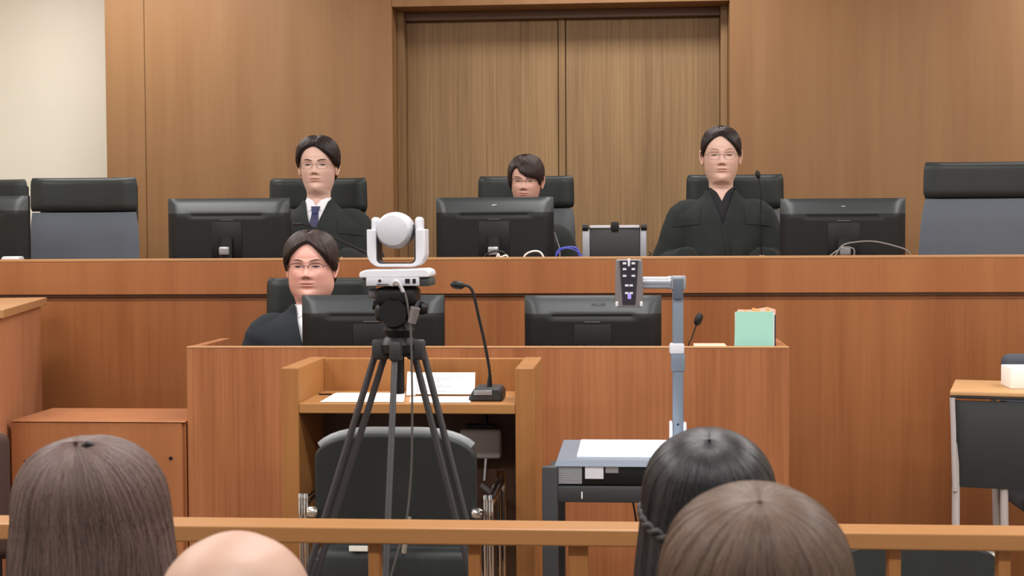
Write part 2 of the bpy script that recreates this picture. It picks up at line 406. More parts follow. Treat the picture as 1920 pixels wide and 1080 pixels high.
cseat('judge_chair', 'black leather chair behind the robed woman sitting tallest on the right', 1286, 1470, 327, 392, 6.85, JG)
cseat('judge_chair', 'empty grey and black chair left of the bench, whole back visible', 57, 258, 333, 397, 6.60, GREYFAB, 214)
cseat('judge_chair', 'empty grey and black chair cut by the right edge of the photo', 1731, 1960, 303, 371, 6.60, GREYFAB, 250)
cseat('judge_chair', 'black chair mostly hidden behind the monitor at the far left edge', -150, 52, 337, 398, 7.05, JG)
cseat('clerk_chair', 'black leather chair behind the seated clerk in glasses', 500, 706, 521, 600, 5.62, JG, fz=.14)

# ================================================================== MONITORS
MONT = mat('monitor_top_sheen', (44, 50, 52), .34, noise=.03, spec=.5)  # glossier top band; its lighter tone paints in the sheen of ceiling light
def monitor(label, px0, px1, pytop, Y, desk_z, logo=None, rz=0, h=.315, clip=True):
    xm = (px0+px1)/2; a = WX(px0, pytop, Y); b = WX(px1, pytop, Y); w = b-a; zt_ = WZ(xm, pytop, Y)
    t = thing('computer_monitor', label, 'monitor', ((a+b)/2, Y, desk_z), rz, 'computer monitors seen from behind')
    top = zt_-desk_z; bot = top-h
    n, m = 40, 30; vs = []; fs = []
    for j in range(m+1):
        for i in range(n+1):
            u = i/n; v = j/m; x = (u-.5)*w; z = top-v*h
            e = min(u, 1-u)*w
            dt = min(1, v*h/.075); ds = min(1, e/.05); db = min(1, (1-v)*h/.03)
            d = .008+.030*dt**.75*(1-(1-ds)**2)*(.4+.6*db)
            if .068 < v*h < .077 and abs(x) < w*.32: d -= .005
            if v*h >= .080 and abs(x) < w*.32: d += .002
            vs.append((x, -d, z))
    for j in range(m):
        for i in range(n): k = j*(n+1)+i; fs.append((k, k+n+1, k+n+2, k+1))
    rim = [i for i in range(n+1)]+[(j+1)*(n+1)-1 for j in range(1, m+1)]+[m*(n+1)+i for i in range(n-1, -1, -1)]+[j*(n+1) for j in range(m-1, 0, -1)]
    o = len(vs)
    for k in rim: vs.append((vs[k][0], .012, vs[k][2]))
    for k in range(len(rim)): fs.append((rim[k], rim[(k+1) % len(rim)], o+(k+1) % len(rim), o+k))
    fs.append(tuple(o+k for k in range(len(rim))))
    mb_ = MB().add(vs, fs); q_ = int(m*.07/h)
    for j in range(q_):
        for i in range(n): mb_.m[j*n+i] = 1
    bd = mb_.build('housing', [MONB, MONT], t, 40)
    MB().box((-w/2+.008, .0125, bot+.02), (w/2-.008, .0145, top-.008)).build('screen', BLACK, t, 0)
    MB().cbox((0, -.0415, top-.092), (.055, .003, .0022)).build('vent_slot', TAUPE, t, 0)
    MB().cbox((0, -.0405, top-.175), (.13, .006, .15), .0015).build('mount_plate', MONB, t)
    MB().tube([(0, -.066, .012), (0, -.056, top-.165)], [(.030, .009), (.026, .009)], 14, flat=(1, 0, 0)).build('stand_neck', BLACK, t)
    if clip: 
        cz_ = WZ(xm, 470, Y)-desk_z if Y > 6 else .05
        MB().box((-.022, -.090, cz_-.018), (.022, -.074, cz_+.018), .006).box((-.02, -.093, cz_+.004), (.02, -.088, cz_+.009)).build('cable_clip', STEEL, t)
    MB().box((-.11, -.13, .001), (.11, .09, .013), .005).build('stand_base', BLACK, t)
    if logo: 
        text(logo[0], 'logo', logo[1], logo[2], t, (logo[3], -.0262, top-.032), (PI/2-.36, 0, 0))
    return t
JZ = ZDT
monitor('computer monitor seen from behind, left of the man in the navy tie', 316, 543, 372, 6.15, JZ)
monitor('computer monitor seen from behind, in front of the robed woman in the middle', 818, 1038, 370, 6.15, JZ, ('\u25b0\u2261', .013, WHITEP, 0))
monitor('computer monitor seen from behind, right of the tallest robed woman', 1463, 1697, 372, 6.15, JZ, ('\u25ac\u25ac', .008, WHITEP, 0))
monitor('computer monitor seen from behind, cut off at the far left edge', -175, 54, 368, 6.10, JZ, None)
CDZ = cz-.21
monitor('computer monitor seen from behind, hiding the clerk in glasses', 567, 833, 553, 5.15, CDZ, None, clip=False)
monitor('computer monitor seen from behind, with PHILIPS logo under the document camera head', 984, 1240, 554, 5.2, CDZ, ('PHILIPS', .0155, DKGREY, .02), clip=False)

# ================================================================== TABLET IN A CRADLE
p = W(1154, 478, 6.05)
tb = thing('tablet_in_cradle', 'black tablet held in a clamp cradle on the bench in front of the door', 'tablet', (p.x, 6.05, JZ))
k = 6.05/FPX; ttop = WZ(1154, 424, 6.05)-JZ
MB().box((-50*k, .0, .02), (46*k, .012, ttop-.004), .004).build('tablet', DKGREY, tb)
MB().box((-62*k, -.004, .015), (-48*k, .014, ttop-.012), .004).build('side_clamp', SILVER, tb)
MB().box((46*k, -.004, .015), (58*k, .014, ttop-.012), .004).build('side_clamp', SILVER, tb)
for sx in (-56*k, 53*k): MB().tube([(sx-.012, -.002, ttop-.006), (sx+.012, -.002, ttop-.006)], .0135, 12).build('corner_grip', BLACK, tb)
MB().box((-48*k, -.008, ttop-.008), (-9*k, .008, ttop+.004), .003).box((7*k, -.008, ttop-.008), (45*k, .008, ttop+.004), .003).build('top_bar', LGREY, tb)
MB().box((-8*k, -.01, ttop-.02), (6*k, .012, ttop+.018), .003).build('clamp_tab', BLACK, tb)
rr = MB()
for z in (.05, .075, .10): rr.tube([(62*k, 0, z), (67*k, 0, z-.008), (62*k, 0, z-.016)], .003, 8)
rr.build('clamp_screw', BLACK, tb)
MB().box((-.09, -.05, .001), (.09, .08, .02), .005).build('cradle_base', BLACK, tb)

# ================================================================== CABLES AND MICS ON THE BENCH
def cable(name, label, pts, r, m, parent=None, sub=10):
    o = MB().tube(pts, r, 8, sub=sub).build(name, m, parent)
    if parent is None: tag(o, label, 'cable')
    return o
Yc = 5.97
def C(px, py, Y=Yc): return tuple(W(px, py, Y))
cable('cable', 'short black cable loop below the middle monitor', [C(903, 492), C(912, 477), C(928, 471), C(945, 474), C(953, 492)], .0035, BLKCAB)
cable('cable', 'white cable end poking up beside the black loop at the middle monitor', [C(928, 492, 5.95), C(934, 477, 5.95), C(938, 482, 5.95), C(950, 479, 5.95), C(953, 490, 5.95)], .004, WHITECAB)
cable('cable', 'white cable arch lying below the right end of the middle monitor', [C(978, 494), C(985, 478), C(1000, 471), C(1014, 474), C(1024, 492)], .004, WHITECAB)
cable('cable', 'blue cable looping on the bench right of the middle monitor', [C(1040, 492), C(1046, 470), C(1060, 464), C(1078, 464), C(1085, 472), C(1086, 492)], .0032, BLUECAB)
cable('cable', 'second blue cable, the lower and flatter loop beside the middle monitor', [C(1036, 492), C(1050, 470), C(1066, 465.5), C(1080, 470), C(1090, 478), C(1094, 492)], .0026, BLUECAB)
cable('cable', 'thin grey cable dangling down the right side of the middle monitor', [C(1040, 436, 6.2), C(1044, 450, 6.18), C(1049, 466, 6.15), C(1050, 492, 6.1)], .0025, GREYCAB)
cable('cable', 'long grey cable arching in front of the right-hand bench monitor', [C(1560, 492), C(1578, 462), C(1605, 454), C(1640, 453), C(1680, 462), C(1702, 471), C(1716, 492)], .0032, GREYCAB)
cable('cable', 'thin grey cable under the arch at the right-hand bench monitor', [C(1556, 480), C(1575, 467), C(1592, 464), C(1602, 470), C(1598, 492)], .003, GREYCAB)
# white pad near left edge and paper slip
p = W(24, 479, 5.93)
tag(MB().box((p.x-.04, 5.90, zt-.03), (p.x+.04, 5.96, zt+.012), .01).build('telephone_handset', WHITEP), 'small white device on the bench at the far left edge', 'device')

def gooseneck(label, pts, head, foot, base=None, r=.0035, cat='microphone', hr=.009, name='gooseneck_microphone'):
    """pts from foot to head"""
    t = thing(name, label, cat, foot)
    f = Vector(foot); L = [Vector(q)-f for q in pts]
    MB().tube(L, r, 8, sub=8).build('neck', BLACK, t)
    d = (L[-1]-L[-2]).normalized(); e = L[-1]
    MB().tube([e-d*hr*.6, e, e+d*hr*1.1, e+d*hr*2.2, e+d*hr*2.9], [hr*.5, hr*.95, hr*1.1, hr*.95, hr*.4], 14).build('windscreen', BLACK, t)
    if base: base(t)
    return t
def small_base(t): MB().box((-.06, -.05, 0), (.06, .05, .03), .008).build('base', BLACK, t)
p = W(745, 480, 6.05)
gooseneck('long thin black gooseneck microphone slanting across the robe of the man in the navy tie',
          [(p.x, 6.06, JZ+.02), tuple(W(715, 488, 6.02)), tuple(W(690, 475, 6.0)), tuple(W(640, 452, 6.0)), tuple(W(575, 422, 6.0)), tuple(W(556, 421, 6.0))],
          None, (p.x, 6.06, JZ), small_base, r=.0045, hr=.0055)
p = W(1424, 485, 6.45)
gooseneck('black gooseneck microphone standing upright beside the tallest robed woman',
          [(p.x, 6.25, JZ+.02), tuple(W(1425, 440, 6.25)), tuple(W(1427, 370, 6.25)), tuple(W(1424, 342, 6.25)), tuple(W(1422, 332, 6.25))],
          None, (p.x, 6.25, JZ), small_base, r=.0028, hr=.0095)
p = W(1286, 648, 5.05)
gooseneck('short black microphone on the clerks desk left of the green file',
          [(p.x, 5.05, CDZ+.02), tuple(W(1290, 655, 5.05)), tuple(W(1297, 634, 5.05)), tuple(W(1304, 614, 5.05)), tuple(W(1307, 606, 5.05))],
          None, (p.x, 5.05, CDZ), small_base, r=.0024, hr=.0125)

# ================================================================== GREEN FILE ON CLERK DESK
p0 = W(1374, 648, 5.0); p1 = W(1450, 648, 5.0); ft = WZ(1412, 584, 5.0)
fl = thing('file_bundle', 'mint green file bundle with orange tabs standing on the clerks desk', 'file', ((p0.x+p1.x)/2, 5.0, CDZ))
w2 = (p1.x-p0.x)/2; ht = ft-CDZ
MB().prism([(-w2-.002, 0), (w2, 0), (w2-.001, ht), (-w2+.009, ht)], -.004, .0).build('front_cover', GREENF, fl, 0)
MB().box((-w2+.01, .001, 0), (w2+.004, .05, ht-.006), .001).build('page_block', PAPER, fl, 0)
MB().box((w2+.0045, .0, 0), (w2+.0085, .053, ht-.012), .001).build('spine', NAVYD, fl, 0)
MB().prism([(-w2+.012, 0), (w2+.014, 0), (w2+.013, ht+.004), (w2-.015, ht+.012), (0, ht+.003), (-w2+.02, ht+.004)], .054, .058).build('rear_cover', mat('pale_pink_paper', (214, 170, 150), .8), fl, 0)
tm = MB()
for x, hh in ((-.03, .008), (-.002, .018), (.012, .010), (.045, .016)): tm.box((x, .02, ht-.02), (x+.012, .022, ht+hh*.6))
tm.build('index_tabs', mat('orange_tab', (226, 150, 90), .7), fl, 0)
tag(MB().box((p0.x-.02-.11, 4.95, CDZ), (p0.x-.02, 5.10, WZ(1345, 646.5, 5.02)), .004).build('paper_stack', mat('pink_paper', (232, 190, 166), .8)), 'pale pink paper stack barely showing above the clerks desk panel', 'papers')

# ================================================================== PAPERS AND DESK MICROPHONE ON THE STAND
def sheet(label, corners, name='paper_sheet', lines=0, th=.0012):
    o = thing(name, label, 'paper', corners[0])
    a = Vector(corners[0]); b = Vector(corners[1])-a; c = Vector(corners[3])-a; n = b.cross(c).normalized()
    if n.z < 0: n = -n
    vs = [Vector((0, 0, 0)), b, Vector(corners[2])-a, c]; vs += [v+n*th for v in vs]
    m = MB().add(vs, [(0, 1, 2, 3), (7, 6, 5, 4), (0, 4, 5, 1), (1, 5, 6, 2), (2, 6, 7, 3), (3, 7, 4, 0)])
    m.build('sheet', PAPER, o, 0)
    if lines:
        g = MB()
        for k in range(lines):
            t0 = .12+.75*k/lines; e = random.uniform(.5, .88)
            q = [vs[4]+b*.1+c*t0, vs[4]+b*e+c*t0, vs[4]+b*e+c*(t0+.22/lines), vs[4]+b*.1+c*(t0+.22/lines)]
            g.add([v+n*.0003 for v in q], [(0, 1, 2, 3)])
        g.build('printed_lines', INK, o, 0)
    return o
def onz(px, py, z):
    d = fwd+rt*((px-960)/FPX)+up*((540-py)/FPX); t = (z-CH)/d.z
    return Vector((d.x*t, d.y*t, z))
z0 = ZSH+.0015
sheet('white sheet lying flat on the left half of the witness shelf', [onz(600, 754, z0), onz(757, 754, z0), onz(760, 737, z0), onz(630, 737, z0)], lines=0)
# tilted booklet leaning against the back of the stand
a = onz(770, 752, z0); b = onz(880, 752, z0)
sheet('white sheet lying flat on the right half of the witness shelf', [onz(768, 755, z0), onz(882, 755, z0), onz(884, 744, z0), onz(770, 744, z0)], lines=0)
yb = 4.44
sheet('white printed sheet propped up at the back of the witness shelf',
      [Vector((WX(766, 742, 4.36), 4.36, ZSH+.004)), Vector((WX(890, 742, 4.36), 4.36, ZSH+.004)), W(891, 699, 4.46), W(764, 699, 4.46)], lines=7)
sheet('small white card standing upright behind the tripod legs',
      [Vector((WX(762, 742, 4.33), 4.33, ZSH+.004)), Vector((WX(779, 742, 4.33), 4.33, ZSH+.004)), W(771, 698, 4.38), W(764, 697, 4.38)])
p = onz(915, 746, ZSH)
tag(MB().box((wi0+.01, SB-SY+SY-.16, ZSH), (wi0+.05, SB-.155, ZSH+.004)).build('pen', BLACK), 'black pen lying at the left end of the witness shelf', 'pen')
MY = 4.26
p = Vector((WX(914, 745, MY), MY, ZSH))
def mbase(t):
    k = MY/FPX
    m = MB().prism([(-33*k, 0), (31*k, 0), (31*k, 17*k), (25*k, 25*k), (-22*k, 25*k), (-32*k, 8*k)], -.05, .07)
    o = m.build('base', DKGREY, t)
    md = o.modifiers.new('bevel', 'BEVEL'); md.width = .006; md.segments = 3
    MB().cbox((-.008, -.0515, 17*k), (34*k, .002, 9*k), .0008).build('button_strip', STEEL, t)
    MB().tube([(4*k, .0, 22*k), (4*k, .0, 32*k), (5*k, 0, 48*k)], [.0085, .0075, .005], 12).build('neck_sleeve', BLACK, t)
gooseneck('black desk microphone with a long curved gooseneck on the witness stand',
          [(WX(918, 715, MY), MY, WZ(918, 712, MY)), tuple(W(917, 690, MY)), tuple(W(908, 640, MY)), tuple(W(897, 592, MY)), tuple(W(888, 552, MY)), tuple(W(879, 537, MY)), tuple(W(866, 535.5, MY))],
          None, tuple(p), mbase, r=.0045, hr=.0115)

# grey box hung under the shelf
by = 4.42
bx = thing('under_shelf_unit', 'grey display unit on an arm hanging under the witness shelf', 'device', (WX(903, 830, by), by, WZ(903, 860, by)))
k = by/FPX
MB().box((-42*k, -.012, 0), (38*k, .02, 56*k), .012, seg=3).build('housing', mat('unit_grey', (200, 196, 196), .5), bx)
MB().box((-30*k, -.008, 58*k), (25*k, .016, 66*k), .004).build('bracket', BLACK, bx)
MB().tube([(8*k, .0, 66*k), (8*k, .0, zs2-WZ(903, 860, by))], .008).build('arm', BLACK, bx)
MB().tube([(8*k, -.0, 0), (6*k, -.02, -40*k)], .005).tube([(0, -.03, -46*k), (30*k, -.03, -70*k)], .0085).build('handle', STEEL, bx)

# ================================================================== WITNESS CHAIR
WYc = 3.90
cxm = WX(740, 900, WYc); k = WYc/FPX
wc = thing('witness_chair', 'black upholstered armchair with chrome frame pushed into the witness stand', 'chair', (cxm, WYc, 0))
ct = WZ(740, 812, WYc); cb = WZ(740, 985, WYc)
def roundtop(w, z0, z1, r, n=8):
    pts = [(-w, z0), (w, z0)]
    for i in range(n+1): a = PI/2*i/n; pts.append((w-r+r*math.cos(a), z1-r*.42+r*.42*math.sin(a)))
    for i in range(n+1): a = PI/2*i/n; pts.append((-w+r-r*math.sin(a), z1-r*.42+r*.42*math.cos(a)))
    return pts
o = MB().prism(roundtop(155*k, cb, ct-3*k, .15), -.0, .045).build('backrest', mat('witness_chair_vinyl', (40, 42, 42), .5, noise=.06, spec=.3), wc)
md = o.modifiers.new('bevel', 'BEVEL'); md.width = .008; md.segments = 3; md.limit_method = 'ANGLE'
# backrest shell rim
rp = roundtop(155*k, cb, ct, .15)[4:-2]
MB().tube([(u*.985, .030, v-.004) for u, v in rp[:]], (.017), 12).build('backrest_rim', mat('rim_plastic', (120, 124, 126), .35), wc)
MB().box((-160*k, .0, WZ(740, 1080, WYc)-.06), (160*k, .10, WZ(740, 1030, WYc)), .03, seg=3).build('lower_back_pad', LEATHER, wc)
MB().box((-150*k, .06, .40), (150*k, .50, .47), .03, seg=4).build('seat', LEATHER, wc)
for sx in (-1, 1):
    xo = sx*178*k
    z1 = WZ(740, 948, WYc)
    f = MB()
    for dx in (-.006, .008):
        f.tube([(xo+dx, .02, .02), (xo+dx, .0, z1-.03), (xo+dx, .02, z1), (xo+dx, .10, z1+.005), (xo+dx, .36, z1+.005), (xo+dx, .40, z1-.03), (xo+dx, .42, .02)], .007, 10, sub=5)
    f.build('arm_frame', CHROME, wc)
    MB().lathe([(.012, -.014), (.016, -.008), (.016, .008), (.011, .014)], 18, M=Matrix.Translation((xo-sx*.028, -.004, z1-.018)) @ Matrix.Rotation(PI/2, 4, 'Y')).build('pivot_knob', CHROME, wc)
    MB().tube([(xo, .01, .21), (sx*140*k, .05, .40)], .009, 10).build('side_brace', CHROME, wc)
MB().box((WX(655, 1028, WYc)-cxm, -.006, WZ(672, 1033, WYc)), (WX(690, 1028, WYc)-cxm, -.0, WZ(672, 1023, WYc)), .001).build('label_tag', PAPER, wc, 0)
MB().tube([(WX(768, 970, WYc)-cxm, -.01, WZ(770, 968, WYc)), (WX(758, 1000, WYc)-cxm, -.012, WZ(758, 1035, WYc))], .007, 8).build('tilt_strap', mat('strap_grey', (150, 140, 128), .6), wc)

# ================================================================== TRIPOD AND PAN-TILT CAMERA
TY = 3.60; tx = WX(748, 640, TY); k = TY/FPX
tp = thing('tripod', 'black video tripod with spread double-tube legs in front of the witness stand', 'tripod', (tx, TY, 0))
def TZ(py): return WZ(748, py, TY)
def TXo(px, py=640): return WX(px, py, TY)-tx
# spider / crown
MB().lathe([(20*k, TZ(668)), (34*k, TZ(660)), (36*k, TZ(645)), (28*k, TZ(634)), (18*k, TZ(628)), (15*k, TZ(604))], 20).build('crown', BLACK, tp)
m = MB()
for a in (math.radians(188), math.radians(-8), math.radians(-90)):
    c, s_ = math.cos(a), math.sin(a)
    m.cbox((0, 0, 0), (.045, .03, .05), .008, M=Matrix.Translation((c*34*k, s_*34*k, TZ(655))) @ Matrix.Rotation(a, 4, 'Z'))
m.build('leg_hinge', DKGREY, tp)
legs = []
for a, R in ((math.radians(163), .435), (math.radians(24), .325), (math.radians(-92), .34)):
    c, s_ = math.cos(a), math.sin(a); l = MB()
    top = Vector((c*38*k, s_*38*k, TZ(660))); bot = Vector((c*R, s_*R, .02)); mid = top.lerp(bot, .55)
    sd_ = Vector((-s_, c, 0))*.0135
    if abs(c) <= .5: sd_ = sd_*.22
    if abs(c) > .5: sd_ = Vector((abs(c)*.6, .6*s_, 0)).normalized()*.0125
    for q in (-1, 1):
        l.tube([top+sd_*q, mid+sd_*q], .0085 if abs(c) > .5 else .005, 10)
    l.tube([mid-(bot-top)*.06, bot], .0095 if abs(c) > .5 else .007, 10)
    l.cbox((0, 0, 0), (.045 if abs(c) > .5 else .022, .03, .04), .006, M=Matrix.Translation(mid))
    lo = l.build('leg', mat('tripod_tube', (70, 70, 74), .4, metal=.3), tp)
    MB().lathe([(.018, 0), (.016, .012), (.010, .03)], 12, M=Matrix.Translation((bot.x, bot.y, .001))).build('rubber_foot', BLACK, lo)
MB().tube([(-2*k, 0, TZ(738)), (-2*k, 0, TZ(650))], 12*k, 16).build('centre_column', BLACK, tp)
# fluid head
hd = MB().lathe([(18*k, TZ(640)), (30*k, TZ(618)), (24*k, TZ(606)), (24*k, TZ(600))], 20)
hd.box((-42*k, -.045, TZ(603)), (30*k, .045, TZ(568)), .016, seg=3).box((-40*k, -.05, TZ(570)), (38*k, .05, TZ(538)), .012, seg=3)
hd.tube([(-30*k, 0, TZ(575)), (-48*k, 0, TZ(572))], .012, 12)
hd.lathe([(26*k, -.02), (30*k, 0), (26*k, .02)], 20, M=Matrix.Translation((-5*k, -.03, TZ(585))) @ Matrix.Rotation(PI/2, 4, 'X'))
hdo = hd.build('fluid_head', BLACK, tp)
MB().lathe([(.011, -.012), (.013, 0), (.011, .012)], 14, M=Matrix.Translation((-45*k, -.01, TZ(550))) @ Matrix.Rotation(PI/2, 4, 'Y')).build('plate_knob', mat('knob_grey', (120, 112, 118), .5), hdo)
MB().tube([(38*k, -.05, TZ(575)), (30*k, -.045, TZ(603))], [.0125, .0105], 12).build('pan_grip', TAUPE, tp)
MB().tube([(24*k, -.0, TZ(590)), (38*k, -.04, TZ(572)), (42*k, -.03, TZ(565))], .007, 10).lathe([(.014, -.012), (.018, 0), (.014, .012)], 14, M=Matrix.Translation((47*k, -.01, TZ(578))) @ Matrix.Rotation(PI/2, 4, 'Y')).build('pan_bar', BLACK, tp)
cable('cable', '', [(14*k, -.045, TZ(538)), (22*k, -.055, TZ(560)), (28*k, -.05, TZ(610)), (30*k, -.05, TZ(680)), (30*k, -.05, TZ(780)), (27*k, -.05, TZ(880)), (18*k, -.06, TZ(970)), (-2*k, -.07, TZ(1040)), (-16*k, -.08, TZ(1100)), (-22*k, -.1, .4), (-.05, -.12, .01)], .0028, mat('cable_dark_grey', (78, 74, 72), .5), tp)

pc = thing('video_camera', 'white pan-tilt conference camera with round head mounted on the black tripod', 'camera', (tx, TY, TZ(538)))
def CZ(py): return TZ(py)-TZ(538)
m = MB()
poly = [(-68*k, CZ(516)), (-66*k, CZ(509)), (-55*k, CZ(505)), (55*k, CZ(503)), (64*k, CZ(507)), (66*k, CZ(515)), (64*k, CZ(519)), (-66*k, CZ(520))]
m.prism(poly, -.055, .06)
o = m.build('base_cover', WHITEP, pc); md = o.modifiers.new('bevel', 'BEVEL'); md.width = .003; md.segments = 2; md.limit_method = 'ANGLE'
MB().box((-65*k, -.045, CZ(536)), (66*k, .055, CZ(520)), .006).build('base_underside', mat('base_dark', (60, 64, 60), .5), pc)
prt = MB().box((-54*k, -.058, CZ(534.5)), (46*k, -.046, CZ(519)), .002).build('port_panel', LGREY, pc)
MB().lathe([(.0035, -.001), (.0035, .002)], 12, M=Matrix.Translation((-28*k, -.0585, CZ(525))) @ Matrix.Rotation(PI/2, 4, 'X')).build('round_port', BLACK, prt, 0)
MB().box((-34*k, -.0595, CZ(532.5)), (-12*k, -.057, CZ(531))).build('slot', BLACK, prt, 0)
for x0_, x1_ in ((20, 29), (34, 40)): MB().box((x0_*k, -.0595, CZ(530)), (x1_*k, -.057, CZ(521.5))).build('square_port', BLACK, prt, 0)
MB().tube([(-4*k, -.065, CZ(533)), (4*k, -.075, CZ(525)), (10*k, -.07, CZ(530)), (16*k, -.06, CZ(545))], .0045, 8, sub=4).build('plug', WHITEP, prt)
# yoke: U-shaped arm
def U(w, z0, z1, r, n=8):
    p = [(-w, z1)]
    for i in range(n+1): a = PI+PI/2*i/n; p.append((-w+r+r*math.cos(a), z0+r+r*math.sin(a)))
    for i in range(n+1): a = -PI/2+PI/2*i/n; p.append((w-r+r*math.cos(a), z0+r+r*math.sin(a)))
    p.append((w, z1)); return p
zo = CZ(500); zu = CZ(430)
outer = U(55*k, zo, zu, 26*k); inner = U(37*k, CZ(494), zu, 9*k)
m = MB(); n = len(outer); vs = []
for yy in (-.035, .035):
    vs += [(u, yy, v) for u, v in outer]+[(u, yy, v) for u, v in inner]
fs = []
for i in range(n-1):
    fs += [(i, i+1, n+i+1, n+i), (2*n+i, 3*n+i, 3*n+i+1, 2*n+i+1), (i, 2*n+i, 2*n+i+1, i+1), (n+i, n+i+1, 3*n+i+1, 3*n+i)]
fs += [(0, n, 3*n, 2*n), (n-1, 3*n-1, 4*n-1, 2*n-1)]
m.add(vs, fs)
for sx in (-1, 1): m.box((sx*35*k, -.027, CZ(470)), (sx*48*k, .027, CZ(407)), .010, seg=3)
o = m.build('yoke', WHITEP, pc); md = o.modifiers.new('bevel', 'BEVEL'); md.width = .003; md.segments = 2; md.limit_method = 'ANGLE'
inn = MB()
for i in range(n-1):
    pass
vs = []
for yy in (-.034, .034):
    vs += [(u*.995, yy, v+.0005) for u, v in inner]+[(u*.94, yy, v+.0018) for u, v in inner]
fs = []
for i in range(n-1):
    fs += [(i, i+1, n+i+1, n+i), (2*n+i, 3*n+i, 3*n+i+1, 2*n+i+1), (n+i, n+i+1, 3*n+i+1, 3*n+i)]
inn.add(vs, fs).build('yoke_lining', DKGREY, pc)
hx = -4*k
hm = MB().lathe([(.0, -.062), (28*k, -.061), (31.5*k, -.055), (34*k, -.03), (35*k, 0), (34*k, .03), (28*k, .05), (14*k, .056)], 36, M=Matrix.Translation((hx, 0, CZ(432))) @ Matrix.Rotation(-PI/2*-1, 4, 'X') @ Matrix.Rotation(0, 4, 'Z'))
hm.build('lens_head', LGREY, pc, 50)
MB().lathe([(.032*.5, -38*k), (.030*.5, 38*k)], 16, M=Matrix.Translation((0, 0, CZ(432))) @ Matrix.Rotation(PI/2, 4, 'Y')).build('tilt_axle', DKGREY, pc)

# ================================================================== CART + DOCUMENT CAMERA
DY = 3.72; k = DY/FPX
dx0 = WX(1016, 900, DY); dzt = WZ(1100, 876, DY)
ctp = WZ(1100, 905, DY)
cw = .50; cdp = .42
ca = thing('equipment_cart', 'black metal cart standing right of the witness stand under the document camera', 'cart', (dx0, DY, 0))
MB().box((.002, .004, WZ(1100, 943, DY)), (cw-.002, cdp-.002, WZ(1100, 912, DY)-.0005), .004).build('top_shelf', mat('cart_black', (50, 51, 54), .5, noise=.05), ca)
for sx in (0, cw-.05):
    for sy in (.0, cdp-.06):
        MB().box((sx, sy, .05), (sx+(.0405 if sx == 0 else .05), sy+(.03 if sy == 0 else .06), WZ(1100, 876 if sy == 0 else 912, DY)), .004).build('corner_post', mat('cart_black', (50, 51, 54), .5), ca)
MB().box((.01, .01, .22), (cw-.01, cdp-.01, .25), .003).build('bottom_shelf', BLACK, ca)
m = MB()
for sx in (.03, cw-.03):
    for sy in (.03, cdp-.03): m.lathe([(.025, -.012), (.025, .012)], 14, M=Matrix.Translation((sx, sy, .026)) @ Matrix.Rotation(PI/2, 4, 'Y')).cbox((sx, sy, .045), (.02, .02, .03))
m.build('caster', BLACK, ca)
MB().box((0, 0, 0), (.003, .001, .018)).build('scratch', PAPER, ca, 0, loc=(WX(1090, 925, DY)-dx0, -.0012, WZ(1090, 935, DY)))
# document camera
zb0 = WZ(1100, 911, DY); zb1 = WZ(1100, 874, DY)
bw = WX(1300, 890, DY+.01)-WX(1047, 890, DY+.01)
dcx = WX(1047, 890, DY+.01)
dc = thing('document_camera', 'document camera with a lit white stage, tall blue-grey column and boxy head', 'document camera', (dcx, DY+.012, zb0))
def L(p): return Vector(p)-Vector(dc.location)
hb = zb1-zb0
MB().box((0, 0, 0), (bw+.02, .38, hb-.002), .004).build('base', BLACK, dc)
# stage body with sloping left side, light surface
MB().add([(-.01, -.006, hb-.002), (bw+.02, -.006, hb-.002), (bw+.02, .385, hb-.002), (-.01, .385, hb-.002),
          (-.004, .0, hb+.012), (bw+.015, .0, hb+.012), (bw+.015, .38, hb+.012), (-.004, .38, hb+.012)],
         [(0, 1, 2, 3), (4, 7, 6, 5), (0, 4, 5, 1), (1, 5, 6, 2), (2, 6, 7, 3), (3, 7, 4, 0)]).build('stage', BLUEGREY, dc)
MB().box((.045, .06, hb+.0125), (bw-.01, .36, hb+.016), .001).build('light_panel', SCREENW, dc, 0)
g = MB().box((.0, -.0025, .003), (.060, -.0005, hb-.004), .0005).build('label_plate', SILVER, dc, 0)
g2 = MB()
for i in range(5): g2.box((.008, -.0032, .008+i*.006), (.02+.03*((i*7) % 4)/3, -.0026, .010+i*.006))
g2.build('label_print', INK, g, 0)
MB().box((.068, -.003, hb-.034), (.115, -.0005, hb-.003), .0005).build('white_sticker', WHITEP, dc, 0)
MB().box((.120, -.0025, hb-.019), (.153, -.0005, hb-.003), .0005).build('grey_sticker', STEEL, dc, 0)
CYd = DY+.37; k = CYd/FPX
def D(px, py, Y=CYd): return L(W(px, py, Y))
def Dbox(x0_, y0_, x1_, y1_, dy0, dy1, bev=.003, mb=None):
    a = D(x0_, y1_); b = D(x1_, y0_); mb = mb or MB()
    return mb.box((a.x, a.y+dy0, a.z), (b.x, b.y+dy1, b.z), bev)
Dbox(1261, 520, 1281, 845, -.012, .012).build('column', BLUEGREY, dc)
Dbox(1258, 662, 1284, 695, -.016, .016).build('column_sleeve', BLUEGREY, dc)
Dbox(1255, 643, 1283, 663, -.020, .018, .006).build('lock_collar', WHITEP, dc)
Dbox(1255, 790, 1261, 842, -.02, .02, .003, Dbox(1281, 792, 1287, 842, -.02, .02)).build('column_foot', WHITEP, dc)
Dbox(1258, 517, 1286, 543, -.018, .018, .004).build('elbow', SILVER, dc)
Dbox(1262, 522, 1281, 560, -.021, -.010, .002).build('elbow_cover', mat('slate', (84, 92, 104), .45), dc)
MB().tube([D(1196, 530), D(1254, 530)], 11.5*k, 18).tube([D(1252, 530), D(1258, 530)], 12.5*k, 18).build('arm', SILVER, dc)
g = MB()
for py in (556, 795): 
    q = D(1271, py); g.lathe([(.003, -.001), (.003, .001)], 10, M=Matrix.Translation((q.x, q.y-.0122, q.z)) @ Matrix.Rotation(PI/2, 4, 'X'))
